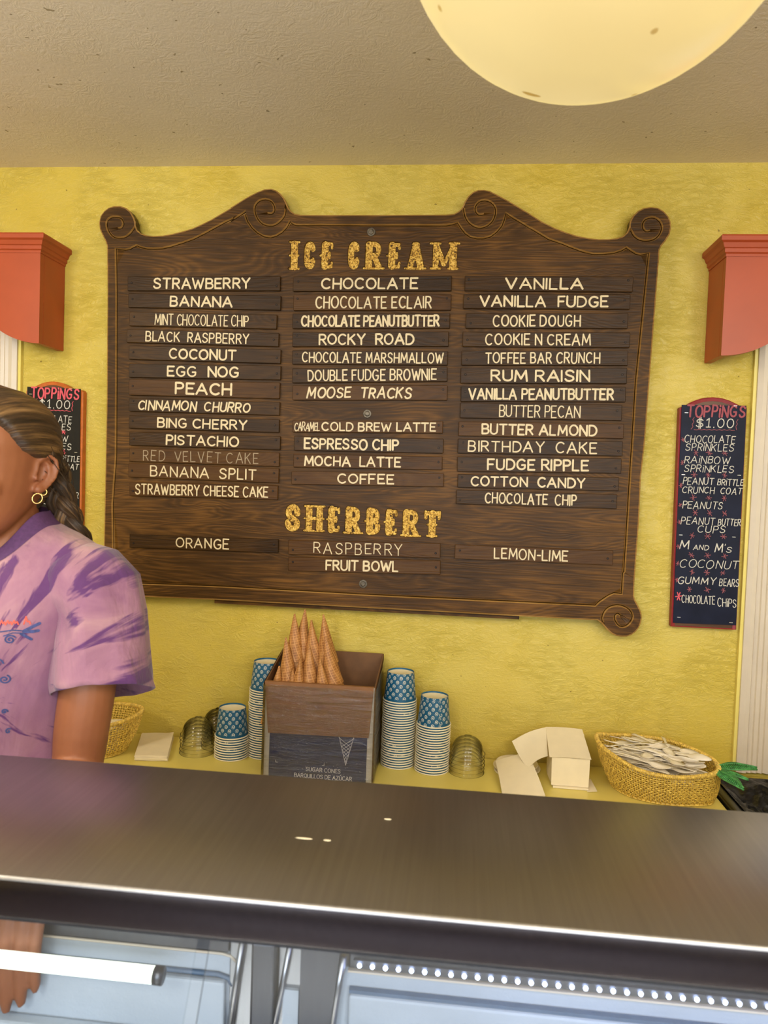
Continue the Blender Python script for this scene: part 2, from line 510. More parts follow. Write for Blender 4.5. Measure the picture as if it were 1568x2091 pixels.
GROOVES = [[(-0.9472,1.4138),(-0.9403,1.5436),(-0.9437,1.7494),(-0.9484,1.9899),(-0.9514,2.066),(-0.9537,2.1128),(-0.927,2.1084),(-0.9137,2.1112),(-0.9032,2.1168),(-0.8948,2.1206),(-0.8819,2.1156),(-0.866,2.1124),(-0.8474,
2.1115),(-0.8211,2.1129),(-0.7975,2.1185),(-0.7636,2.1286),(-0.7351,2.1387),(-0.7068,2.1525),(-0.6786,2.1675),(-0.6505,2.1825),(-0.6249,2.1937),(-0.6341,2.1858),(-0.6125,2.199),(-0.5923,2.2122),(-0.5933,2.2017),(-0.5874,
2.1859),(-0.5746,2.1687),(-0.5591,2.1555),(-0.5424,2.1463),(-0.5232,2.1432),(-0.507,2.1478),(-0.4909,2.1575),(-0.4791,2.1702),(-0.4707,2.1865),(-0.4645,2.1794),(-0.4535,2.1755),(-0.4319,2.1755),(-0.3888,2.1761),(-0.2236,
2.1753),(-0.0556,2.1755),(-0.0401,2.1781),(-0.0261,2.1832),(-0.0164,2.1684),(-0.0055,2.1555),(0.0078,2.1466),(0.026,2.1423),(0.0441,2.1423),(0.0619,2.148),(0.0768,2.1596),(0.089,2.1749),(0.0947,2.1915),(0.0973,2.2081),
(0.1137,2.1966),(0.1399,2.1814),(0.166,2.1661),(0.1581,2.1712),(0.1842,2.156),(0.2102,2.1408),(0.241,2.1308),(0.2693,2.1195),(0.2974,2.1095),(0.3228,2.1038),(0.3478,2.1039),(0.3752,2.1066),(0.3948,2.1132),(0.4061,2.1206),
(0.4172,2.1126),(0.4299,2.1051),(0.4424,2.1026),(0.462,2.1077),(0.4599,2.0738),(0.458,2.036),(0.4451,1.7801),(0.4435,1.6266),(0.4421,1.5494),(0.4408,1.4203),(0.4394,1.2904),(0.4366,1.2866),(0.4359,1.2475),(0.4366,1.2332),
(0.4163,1.2341),(0.4039,1.2282),(0.3916,1.2191),(0.3793,1.2093),(0.3703,1.199),(0.3517,1.1993),(-0.215,1.1972),(-0.637,1.1997),(-0.8765,1.196),(-0.8853,1.2059),(-0.8972,1.2154),(-0.9091,1.2243),(-0.9211,1.23),(-0.9408,
1.2291),(-0.9472,1.4138)],[(-0.9017,2.1684),(-0.9061,2.1621),(-0.912,2.1546),(-0.9182,2.1489),(-0.9251,2.1444),(-0.9327,2.1417),(-0.941,2.1406),(-0.9505,2.1408),(-0.9597,2.1431),(-0.9673,2.1485),(-0.9734,2.1557),(-0.9778,
2.1637),(-0.9804,2.1721),(-0.981,2.1801),(-0.9794,2.1872),(-0.9749,2.1925),(-0.9689,2.196),(-0.9624,2.1974),(-0.9556,2.1973),(-0.9485,2.1968),(-0.9422,2.1948),(-0.9375,2.1902),(-0.9345,2.1847),(-0.9335,2.1795),(-0.9343,
2.1747),(-0.9367,2.1703),(-0.9402,2.1671),(-0.945,2.166),(-0.949,2.1658)],[(-0.4834,2.2201),(-0.4832,2.2132),(-0.4842,2.2043),(-0.4885,2.1962),(-0.4946,2.1886),(-0.5022,2.1818),(-0.5106,2.1767),(-0.5185,2.1743),(-0.5269,
2.1741),(-0.5366,2.1756),(-0.5461,2.1793),(-0.5539,2.1857),(-0.5602,2.1938),(-0.5649,2.2029),(-0.5676,2.2122),(-0.5683,2.2206),(-0.5667,2.228),(-0.5624,2.2347),(-0.5561,2.2399),(-0.5483,2.2429),(-0.5398,2.2438),(-0.5311,
2.2422),(-0.5233,2.2385),(-0.5181,2.2324),(-0.5148,2.2253),(-0.5135,2.2184),(-0.5144,2.2122),(-0.5177,2.2081),(-0.5224,2.2056),(-0.5283,2.2056),(-0.5333,2.2064)],[(-0.012,2.2197),(-0.0103,2.2104),(-0.0073,2.1992),(-0.0025,
2.1902),(0.0037,2.1825),(0.0114,2.1765),(0.0196,2.1723),(0.0273,2.17),(0.0352,2.1697),(0.0443,2.172),(0.053,2.1762),(0.0599,2.1818),(0.0653,2.1889),(0.0691,2.1977),(0.071,2.2068),(0.0711,2.2148),(0.0691,2.2221),(0.0645,
2.2292),(0.0583,2.2349),(0.0508,2.2385),(0.0427,2.24),(0.0346,2.2392),(0.0274,2.2362),(0.0221,2.231),(0.0188,2.2247),(0.018,2.2182),(0.0193,2.212),(0.0233,2.2066),(0.0287,2.203),(0.0357,2.2031),(0.0415,2.2043)],[(0.4147,
2.1641),(0.4178,2.1578),(0.4228,2.1503),(0.4299,2.1446),(0.4381,2.1403),(0.4467,2.1382),(0.4556,2.1378),(0.4645,2.139),(0.4726,2.1417),(0.4792,2.146),(0.4845,2.1517),(0.4885,2.1589),(0.4906,2.1667),(0.4903,2.1745),(0.4879,
2.1817),(0.4833,2.1881),(0.4775,2.193),(0.4715,2.1956),(0.465,2.1962),(0.4574,2.1951),(0.4504,2.1922),(0.446,2.1874),(0.4435,2.1817),(0.4429,2.1759),(0.4441,2.1704),(0.4474,2.1653),(0.4519,2.1617),(0.4579,2.1617),(0.463,
2.1629)],[(0.392,1.1549),(0.3902,1.1597),(0.389,1.1665),(0.3903,1.1745),(0.3933,1.1825),(0.3974,1.1892),(0.4029,1.1948),(0.41,1.1988),(0.4178,1.2015),(0.4254,1.2029),(0.4329,1.2029),(0.4402,1.2016),(0.447,1.1991),(0.4534,
1.1956),(0.4588,1.1912),(0.463,1.1857),(0.4656,1.1798),(0.4664,1.1746),(0.4655,1.1694),(0.463,1.1632),(0.4591,1.1573),(0.4541,1.152),(0.4482,1.1481),(0.4418,1.1466),(0.4356,1.1475),(0.4304,1.1513),(0.4263,1.1568),(0.423,
1.1625),(0.4213,1.1683),(0.4216,1.1735),(0.4234,1.1776),(0.4265,1.1799),(0.4302,1.1805),(0.4339,1.1783),(0.4368,1.1757)],[(-0.8976,1.1532),(-0.8958,1.1578),(-0.8947,1.1644),(-0.8959,1.1722),(-0.8988,1.1799),(-0.9028,1.1864),
(-0.9081,1.1919),(-0.915,1.1958),(-0.9226,1.1984),(-0.93,1.1997),(-0.9372,1.1997),(-0.9443,1.1985),(-0.9509,1.196),(-0.9571,1.1927),(-0.9624,1.1884),(-0.9664,1.183),(-0.969,1.1773),(-0.9697,1.1723),(-0.9689,1.1672),(-0.9664,
1.1612),(-0.9627,1.1555),(-0.9578,1.1504),(-0.9521,1.1466),(-0.9459,1.1451),(-0.9399,1.146),(-0.9348,1.1497),(-0.9308,1.155),(-0.9276,1.1605),(-0.926,1.1662),(-0.9263,1.1712),(-0.928,1.1752),(-0.931,1.1774),(-0.9346,1.178),
(-0.9382,1.1759),(-0.941,1.1733)]]
STRIPS = [('STRAWBERRY',-0.7019,2.0175,0.4238,0.0385,0.0099,-0.1386,0.1304,'b'),('BANANA',-0.6989,1.9691,0.4236,0.0379,-0.0057,-0.0942,0.0813,'b'),('MINT CHOCOLATE CHIP',-0.7016,1.9193,0.4107,0.0382,-0.0068,-0.1329,0.1291,
'n'),('BLACK  RASPBERRY',-0.7011,1.8725,0.4233,0.0362,-0.0102,-0.1585,0.1312,'m'),('COCONUT',-0.6943,1.8279,0.4231,0.0376,-0.0085,-0.098,0.0902,'b'),('EGG  NOG',-0.6931,1.7817,0.4233,0.0377,0.0051,-0.1035,0.0984,'b'),
('PEACH',-0.6932,1.7353,0.4211,0.0429,-0.0006,-0.0804,0.0801,'b'),('CINNAMON  CHURRO',-0.692,1.6875,0.4215,0.0357,-0.0013,-0.1852,0.1315,'i'),('BING CHERRY',-0.6914,1.6409,0.4205,0.0351,0.0011,-0.1296,0.1227,'b'),
('PISTACHIO',-0.6883,1.5952,0.4226,0.0369,-0.0001,-0.1064,0.0976,'b'),('RED  VELVET CAKE',-0.6885,1.5511,0.4203,0.0372,-0.0018,-0.1696,0.1539,'t'),('BANANA  SPLIT',-0.6894,1.5083,0.4219,0.0385,-0.0036,-0.1485,0.1498,'m'),
('STRAWBERRY CHEESE CAKE',-0.6881,1.4598,0.4168,0.0382,0.011,-0.1915,0.183,'m'),('ORANGE',-0.6832,1.3158,0.4185,0.0368,0.0091,-0.0771,0.0739,'m'),('CHOCOLATE',-0.2453,2.0213,0.4204,0.0388,0.0132,-0.1336,0.1233,'b'),
('CHOCOLATE ECLAIR',-0.2435,1.9724,0.4181,0.0414,0.0142,-0.1506,0.1597,'m'),('CHOCOLATE PEANUTBUTTER',-0.2448,1.9239,0.4179,0.0397,0.0158,-0.1855,0.1824,'b'),('ROCKY  ROAD',-0.2447,1.8761,0.4151,0.0385,0.0194,-0.1373,0.1191,
'b'),('CHOCOLATE MARSHMALLOW',-0.2446,1.8276,0.4139,0.0367,0.0127,-0.1801,0.1965,'m'),('DOUBLE FUDGE BROWNIE',-0.2437,1.7824,0.4128,0.0386,0.031,-0.1652,0.179,'m'),('MOOSE  TRACKS',-0.2416,1.7354,0.4125,0.0386,0.0235,-0.1671,
0.1149,'i'),('@COLD BREW LATTE',-0.2442,1.6455,0.4016,0.0312,0.022,-0.1223,0.1838,'b'),('ESPRESSO CHIP',-0.2399,1.5985,0.3993,0.0385,0.011,-0.1722,0.0831,'b'),('MOCHA  LATTE',-0.2403,1.5528,0.3984,0.0357,0.0152,-0.1704,
0.0904,'b'),('COFFEE',-0.2395,1.5074,0.4079,0.0351,0.0191,-0.0794,0.0728,'b'),('RASPBERRY',-0.242,1.3204,0.4093,0.0385,0.0213,-0.1352,0.104,'t'),('FRUIT BOWL',-0.2404,1.2752,0.4097,0.0376,0.0223,-0.1024,0.0941,'b'),
('VANILLA',0.2119,2.0251,0.4257,0.0386,0.0029,-0.1082,0.0889,'b'),('VANILLA  FUDGE',0.2086,1.98,0.4229,0.038,0.0072,-0.1693,0.1577,'b'),('COOKIE DOUGH',0.2111,1.9305,0.4112,0.0389,0.014,-0.1361,0.0881,'m'),('COOKIE N CREAM',
0.2116,1.8825,0.4249,0.0385,0.0105,-0.1537,0.1145,'m'),('TOFFEE BAR CRUNCH',0.2098,1.8354,0.4228,0.0377,0.0179,-0.1505,0.1419,'m'),('RUM RAISIN',0.2093,1.7899,0.4233,0.04,0.0188,-0.1337,0.1203,'b'),('VANILLA PEANUTBUTTER',
0.2099,1.7424,0.4197,0.0387,0.0206,-0.1901,0.1803,'b'),('BUTTER PECAN',0.2064,1.6977,0.4125,0.0401,0.0095,-0.1059,0.102,'n'),('BUTTER ALMOND',0.2086,1.6501,0.4213,0.0375,0.0126,-0.1514,0.1451,'b'),('BIRTHDAY  CAKE',0.2082,
1.6051,0.4212,0.0378,0.0125,-0.1839,0.1463,'m'),('FUDGE RIPPLE',0.2079,1.5595,0.42,0.039,0.0211,-0.1324,0.1283,'b'),('COTTON  CANDY',0.2074,1.514,0.4132,0.0349,0.0133,-0.1732,0.1223,'b'),('CHOCOLATE  CHIP',0.205,1.4701,
0.4125,0.0372,0.0075,-0.1319,0.1046,'m'),('LEMON-LIME',0.2045,1.3249,0.4072,0.0375,0.0037,-0.1013,0.0905,'m')]
GOLD = [('I',-0.4662,-0.4468,2.0589,2.1343),('C',-0.4322,-0.3966,2.0591,2.1344),('E',-0.3836,-0.3476,2.0595,2.1346),('C',-0.3138,-0.2781,2.06,2.1348),('R',-0.2665,-0.2179,2.0603,2.135),('E',-0.2049,-0.1679,2.0607,2.1337),
('A',-0.1581,-0.1062,2.0606,2.1339),('M',-0.0912,-0.0215,2.061,2.1337),('S',-0.4621,-0.4151,1.3586,1.4325),('H',-0.4061,-0.3535,1.3588,1.4327),('E',-0.3431,-0.306,1.3583,1.4321),('R',-0.2965,-0.25,1.3578,1.433),('B',-0.2396,
-0.1961,1.3578,1.4317),('E',-0.1873,-0.1512,1.3578,1.4307),('R',-0.1417,-0.0939,1.3567,1.4311),('T',-0.0884,-0.0351,1.3583,1.4312)]
BOLTS = [(-0.2515,2.1577),(-0.2452,1.6806),(-0.2406,1.2259)]


# ------------------------------------------------------------------ the room
ZC = 2.353; ZS = 0.757


def slab(name, x0, x1, y0, y1, z0, z1, mat, kind='structure', label=None, cat=None, parent=None, bevel=0.0):
    b = MB(); b.box(x0, x1, y0, y1, z0, z1)
    o = b.build(name, mat, parent, bevel=bevel)
    if parent is None: tag(o, label, cat, kind=kind)
    return o


def window_wall():
    # back wall with two window openings (their casings show at both edges of the photo)
    b = MB()
    zt, zb = 1.98, 0.79
    xs = [(-2.6, -2.0), (-1.365, 0.868), (1.5, 2.2)]
    for x0, x1 in xs: b.box(x0, x1, 0, 0.12, 0, ZC)
    for x0, x1 in ((-2.0, -1.365), (0.868, 1.5)):
        b.box(x0, x1, 0, 0.12, zt, ZC); b.box(x0, x1, 0, 0.12, 0, zb)
    return tag(b.build('wall_back', M_wall), 'yellow textured plaster wall behind the counter', 'wall', kind='structure')


window_wall()
tag(slab('ceiling', -2.6, 2.2, -4.6, 0.12, ZC, ZC + 0.1, M_ceil), 'grey textured plaster ceiling', 'ceiling')
tag(slab('floor', -2.6, 2.2, -4.6, 0.12, -0.1, 0, M_floor), 'dim shop floor', 'floor')
tag(slab('wall_left', -2.7, -2.6, -4.6, 0.12, 0, ZC, M_wall), 'yellow plaster side wall', 'wall')
tag(slab('wall_right', 2.2, 2.3, -4.6, 0.12, 0, ZC, M_wall), 'yellow plaster side wall', 'wall')
fb = MB()
fb.box(-2.6, -1.6, -4.7, -4.6, 0, ZC); fb.box(1.9, 2.2, -4.7, -4.6, 0, ZC); fb.box(-1.6, 1.9, -4.7, -4.6, 0, 0.5); fb.box(-1.6, 1.9, -4.7, -4.6, 2.15, ZC)
tag(fb.build('wall_front', M_backwall), 'shop front wall with a wide window opening', 'wall', kind='structure')


def casing(name, xi, xo):
    """fluted casing; xi = edge towards the yellow wall, xo = edge towards the window"""
    s = 1 if xo > xi else -1
    w = abs(xo - xi)
    prof = [(0, 0), (0, .018), (.012, .024), (.022, .024), (.026, .017), (.034, .021), (.040, .016), (.048, .020), (.054, .015), (.062, .019),
            (.068, .014), (.078, .020), (.088, .021), (.094, .014), (w, .012), (w, 0)]
    b = MB()
    r0 = [(xi + s * p, -d, 0.775) for p, d in prof]; r1 = [(x, y, 2.0) for x, y, z in r0]
    b.rings([r0, r1])
    o = b.build(name, M_white); recalc(o)
    return tag(o, kind='structure')


tag(casing('trim_1', -1.254, -1.365), 'fluted white window casing under the left orange valance', 'casing')
tag(casing('trim_2', 0.757, 0.868), 'fluted white window casing under the right orange valance', 'casing')
# narrow painted side bead between plaster and casing
tag(slab('trim_3', -1.254, -1.246, -0.012, -0.0005, 0.775, 2.0, M_shelf), 'thin caulk bead beside the left casing', 'bead')
tag(slab('trim_4', 0.749, 0.757, -0.012, -0.0005, 0.775, 2.0, M_shelf), 'thin caulk bead beside the right casing', 'bead')


def window(name, x0, x1):
    w = tag(empty(name, (0, 0, 0)), 'sash window beside the menu board', 'window', kind='structure')
    b = MB()
    b.box(x0, x0 + .05, .03, .07, .79, 1.98); b.box(x1 - .05, x1, .03, .07, .79, 1.98)
    b.box(x0 + .05, x1 - .05, .03, .07, .79, .85); b.box(x0 + .05, x1 - .05, .03, .07, 1.92, 1.98); b.box(x0 + .05, x1 - .05, .035, .065, 1.36, 1.40)
    b.build('window_frame', M_white, w)
    g = MB(); g.box(x0 + .05, x1 - .05, .048, .052, .85, 1.36); g.box(x0 + .05, x1 - .05, .048, .052, 1.40, 1.92)
    g.build('pane', M_glass, w)


window('window_1', -2.0, -1.365)
window('window_2', 0.868, 1.5)

# painted worktop along the back wall
wk = empty('back_worktop', (-0.97, -0.2, 0), 'yellow painted worktop along the back wall under the menu board', 'worktop')
slab('worktop_slab', -1.2, 1.635, -0.22, 0.199, ZS - 0.03, ZS, M_shelf, parent=wk, bevel=0.004)
slab('cabinet_body', -1.18, 1.62, -0.20, 0.197, 0.0, ZS - 0.03, M_shelf, parent=wk)

# ------------------------------------------------------------------ orange window valances


def valance(name, side, label):
    """side=-1 left of picture, its inner end at x=-1.125; side=1 right, inner end at x=0.627"""
    if side < 0: xe, xf, xc = -1.125, -1.95, -1.106
    else: xe, xf, xc = 0.627, 1.55, 0.604
    s = -1 if side < 0 else 1          # direction away from the inner end
    g = empty(name, (xe, -0.06, 1.98), label, 'valance', 'orange window valances')
    L = abs(xf - xe); z0, zt = 1.838, 2.092

    def lowz(d):
        d = min(d, L - d)
        a, h = .19, .17
        return z0 + h * (1 - math.sqrt(max(0, 1 - (min(d, a) / a) ** 2)))
    b = MB()
    N = 80; ds = [L * i / N for i in range(N + 1)]
    fr = []; T = .018; yf = -0.125
    vs = []; fs = []
    for d in ds:
        x = xe + s * d - xe; z = lowz(d) - 1.98
        for y in (yf + .06, yf + T + .06):
            vs.append((x, y, z)); vs.append((x, y, zt - 1.98))
    for i in range(N):
        a = i * 4; c = a + 4
        fs += [(a, c, c + 1, a + 1), (a + 2, a + 3, c + 3, c + 2), (a, a + 2, c + 2, c), (a + 1, c + 1, c + 3, a + 3)]
    fs += [(0, 1, 3, 2), (N * 4, N * 4 + 2, N * 4 + 3, N * 4 + 1)]
    o = mesh_obj('front_board', vs, fs, M_orange, g); recalc(o)
    # returns to the wall
    for k, xx in enumerate((xe, xf)):
        x0, x1 = sorted((xx, xx + (s if k == 0 else -s) * .018))
        b = MB(); b.box(x0 - xe, x1 - xe, yf + T + .0605, -0.0006 + .06, z0 + .001 - 1.98, zt - 1.98)
        b.build('side_board', M_orange, g, bevel=0.0015)
    # crown moulding: profile (out, z) swept round three sides
    prof = [(0, -.010), (.002, -.010), (.002, -.004), (.006, -.001), (.006, .008), (.009, .010), (.013, .020), (.019, .024), (.019, .034), (.017, .038), (0, .038)]
    cor = [(xe, 0), (xe, yf), (xf, yf), (xf, 0)]
    rg = []
    for i, (x, y) in enumerate(cor):
        ring = []
        for out, dz in prof:
            if i == 0: p = (x - s * out, -0.0006)
            elif i == 1: p = (x - s * out, y - out)
            elif i == 2: p = (x + s * out, y - out)
            else: p = (x + s * out, -0.0006)
            ring.append((p[0] - xe, p[1] + .06, zt + dz - 1.98 - .008 + .002))
        rg.append(ring)
    b = MB(); b.rings(rg)
    o = b.build('crown_moulding', M_orange, g); recalc(o)
    # flat lid
    b = MB(); b.box(min(xe, xf) + .001 - xe, max(xe, xf) - .001 - xe, yf + T + .0605, 0.059, zt - .012 - 1.98, zt + .02 - 1.98)
    b.build('top_board', M_orange, g)
    return g


valance('window_valance', -1, 'coral orange scalloped window valance above the left toppings chalkboard and the worker')
valance('window_valance', 1, 'coral orange scalloped window valance above the right navy toppings chalkboard')

# ------------------------------------------------------------------ stroke lettering


def arc(cx, cy, rx, ry, a0, a1, n=9):
    return [(cx + rx * math.cos(math.radians(a0 + (a1 - a0) * i / n)), cy + ry * math.sin(math.radians(a0 + (a1 - a0) * i / n))) for i in range(n + 1)]


S_curve = [(.56, .83), (.46, .95), (.30, 1), (.13, .95), (.03, .80), (.06, .64), (.20, .54), (.40, .47), (.55, .37), (.58, .20), (.47, .06), (.28, 0), (.10, .04), (0, .18)]
GLY = {
 'A': (.78, [[(0, 0), (.39, 1), (.78, 0)], [(.14, .34), (.64, .34)]]),
 'B': (.60, [[(0, 1), (0, 0)], [(0, 1), (.33, 1)] + arc(.33, .765, .22, .235, 90, -90) + [(0, .53)], [(.33, .53)] + arc(.34, .265, .26, .265, 90, -90) + [(0, 0)]]),
 'C': (.68, [arc(.38, .5, .38, .5, 48, 312, 14)]),
 'D': (.68, [[(0, 0), (0, 1), (.22, 1)] + arc(.24, .5, .44, .5, 90, -90, 12) + [(0, 0)]]),
 'E': (.54, [[(.54, 1), (0, 1), (0, 0), (.54, 0)], [(0, .52), (.44, .52)]]),
 'F': (.52, [[(.52, 1), (0, 1), (0, 0)], [(0, .5), (.42, .5)]]),
 'G': (.72, [arc(.38, .5, .38, .5, 48, 318, 14) + [(.68, .44), (.42, .44)]]),
 'H': (.64, [[(0, 0), (0, 1)], [(.64, 0), (.64, 1)], [(0, .5), (.64, .5)]]),
 'I': (.0, [[(0, 0), (0, 1)]]),
 'J': (.4, [[(.4, 1), (.4, .2)] + arc(.2, .2, .2, .2, 0, -150, 6)]),
 'K': (.62, [[(0, 0), (0, 1)], [(.58, 1), (0, .42)], [(.2, .6), (.62, 0)]]),
 'L': (.50, [[(0, 1), (0, 0), (.50, 0)]]),
 'M': (.84, [[(0, 0), (.08, 1), (.42, .22), (.76, 1), (.84, 0)]]),
 'N': (.64, [[(0, 0), (0, 1), (.64, 0), (.64, 1)]]),
 'O': (.76, [arc(.38, .5, .38, .5, 90, 450, 18)]),
 'P': (.56, [[(0, 0), (0, 1), (.3, 1)] + arc(.31, .735, .25, .265, 90, -90) + [(0, .47)]]),
 'R': (.60, [[(0, 0), (0, 1), (.3, 1)] + arc(.31, .745, .25, .255, 90, -90) + [(0, .49)], [(.26, .49), (.60, 0)]]),
 'S': (.60, [S_curve]),
 'T': (.66, [[(0, 1), (.66, 1)], [(.33, 1), (.33, 0)]]),
 'U': (.62, [[(0, 1), (0, .32)] + arc(.31, .31, .31, .31, 180, 360, 9) + [(.62, 1)]]),
 'V': (.72, [[(0, 1), (.36, 0), (.72, 1)]]),
 'W': (1.0, [[(0, 1), (.26, 0), (.5, .8), (.74, 0), (1.0, 1)]]),
 'Y': (.66, [[(0, 1), (.33, .5), (.66, 1)], [(.33, .5), (.33, 0)]]),
 'Z': (.6, [[(0, 1), (.6, 1), (0, 0), (.6, 0)]]),
 'Q': (.76, [arc(.38, .5, .38, .5, 90, 450, 18), [(.5, .2), (.76, -.05)]]),
 '-': (.3, [[(0, .45), (.3, .45)]]),
 '.': (.0, [[(0, 0.0), (0.01, 0.04)]]),
 '1': (.36, [[(0, .78), (.2, 1), (.2, 0)], [(0, 0), (.36, 0)]]),
 '0': (.56, [arc(.28, .5, .28, .5, 90, 450, 16)]),
 '$': (.62, [[(x, .06 + y * .88) for x, y in S_curve], [(.24, -.12), (.24, 1.12)], [(.37, -.12), (.37, 1.12)]]),
 "'": (.0, [[(0, .85), (-.03, .65)]]),
 'i': (.0, [[(0, 0), (0, .74)], [(0.02, .97), (0.0, 1.03)]]),
 'e': (.5, [[(.04, .36), (.48, .44)] + arc(.26, .4, .24, .34, 20, 300, 10)]),
 'l': (.5, [[(0, .8), (0, 0), (.42, 0)]]),
 'U\u0301': (.62, []),
}
GLY['\u00da'] = (.62, GLY['U'][1] + [[(.25, 1.15), (.42, 1.36)]])


def text_strokes(txt, gap=.24, space=.42, jit=0.0, rnd=None, slant=0.0, scale_last=None):
    x = 0; out = []
    for ch in txt:
        if ch == ' ':
            x += space; continue
        w, st = GLY[ch]
        jx = (rnd.uniform(-jit, jit) if rnd else 0); jy = (rnd.uniform(-jit, jit) if rnd else 0)
        sc = 1 + (rnd.uniform(-jit, jit) * 1.2 if rnd else 0); rot = (rnd.uniform(-jit, jit) * .9 if rnd else 0)
        wob = (rnd.uniform(-jit, jit) * .8 if rnd else 0)
        for s in st:
            pp = []
            for (a, b) in s:
                a2 = (a - w / 2) * (1 + wob); b2 = (b - .5) * sc
                a3 = a2 * math.cos(rot) - b2 * math.sin(rot); b3 = a2 * math.sin(rot) + b2 * math.cos(rot)
                pp.append((x + w / 2 + a3 + jx + slant * b3, .5 + b3 + jy))
            out.append(pp)
        x += w + gap
    return out, max(x - gap, .02)


def ribbon(pts, hw):
    """flat round-ended brush stroke in 2D -> verts (x, z, paint layer), faces; overlapping pieces get separate layers"""
    P = [Vector((p[0], p[1])) for p in pts]
    Q = [P[0]]
    for p in P[1:]:
        if (p - Q[-1]).length > 1e-6: Q.append(p)
    P = Q; vs = []; fs = []
    if len(P) < 2: return vs, fs
    closed = (P[0] - P[-1]).length < 1e-5
    m = len(P); run = 0; nf = 0
    dirs = [(P[i + 1] - P[i]).normalized() for i in range(m - 1)]

    def fan(c, lay):
        b = len(vs); n = 10
        vs.extend([(c.x + hw * math.cos(2 * PI * k / n), c.y + hw * math.sin(2 * PI * k / n), lay) for k in range(n)])
        fs.append(tuple(range(b, b + n)))
    prevL = None
    for i in range(m):
        if i == 0: d = dirs[0] if not closed else (dirs[0] + dirs[-1]).normalized()
        elif i == m - 1: d = dirs[-1] if not closed else (dirs[0] + dirs[-1]).normalized()
        else: d = dirs[i - 1] + dirs[i]
        sharp = 0 < i < m - 1 and dirs[i - 1].dot(dirs[i]) < .80
        if sharp:
            fan(P[i], 4 + nf % 3); nf += 1
            for dd, first in ((dirs[i - 1], True), (dirs[i], False)):
                if not first: run += 1
                nrm = Vector((-dd.y, dd.x)) * hw
                b = len(vs); vs.extend([tuple(P[i] + nrm) + (run % 3,), tuple(P[i] - nrm) + (run % 3,)])
                if first: fs.append((prevL, prevL + 1, b + 1, b))
                prevL = b
            continue
        d = d.normalized() if d.length > 1e-6 else dirs[i - 1]
        nrm = Vector((-d.y, d.x)) * hw
        b = len(vs); vs.extend([tuple(P[i] + nrm) + (run % 3,), tuple(P[i] - nrm) + (run % 3,)])
        if prevL is not None: fs.append((prevL, prevL + 1, b + 1, b))
        prevL = b
    if not closed:
        fan(P[0], 7); fan(P[-1], 8)
    return vs, fs


def lettering(name, strokes, xf, hw, mat, parent, y=0.0, dn=-1):
    """strokes in glyph space, xf maps (u,v)->(x,z) metres in the parent frame; paint layers from depth y towards -Y"""
    V = []; F = []
    for k, st in enumerate(strokes):
        pts = [xf(*p) for p in st]
        h = hw[k] if isinstance(hw, list) else hw
        vs, fs = ribbon(pts, h)
        b = len(V); yy = y - (k % 5) * 0.00011
        V += [(a, yy - lay * 0.000012, c) for a, c, lay in vs]
        for f in fs:
            F.append(tuple(i + b for i in f))
    # face towards -Y
    F2 = []
    for f in F:
        n = (Vector(V[f[1]]) - Vector(V[f[0]])).cross(Vector(V[f[2]]) - Vector(V[f[0]]))
        F2.append(f if n.y < 0 else f[::-1])
    return mesh_obj(name, V, F2, mat, parent)


# ------------------------------------------------------------------ carved menu board
BY = -0.05
BO = Vector((-0.235, 0, 1.7))          # board origin
board = empty('menu_board', (BO.x, 0, BO.z), 'large dark carved wooden ice cream menu board with scrolled corners', 'menu board')


def catmull2(P, n):
    return [(v.x, v.y) for v in smoothpts([(p[0], p[1], 0) for p in P], n)]


def seg_dist(V, segs):
    """V (n,2), segs (m,5: ax,ay,bx,by,hw) -> min(dist-hw)"""
    out = np.full(len(V), 1e9)
    for a in range(0, len(segs), 200):
        s = segs[a:a + 200]
        A = s[:, 0:2]; D = s[:, 2:4] - A; L = np.maximum((D * D).sum(1), 1e-12)
        t = np.clip(((V[:, None, :] - A[None]) * D[None]).sum(2) / L[None], 0, 1)
        d = np.linalg.norm(V[:, None, :] - A[None] - t[:, :, None] * D[None], axis=2) - s[None, :, 4]
        out = np.minimum(out, d.min(1))
    return out


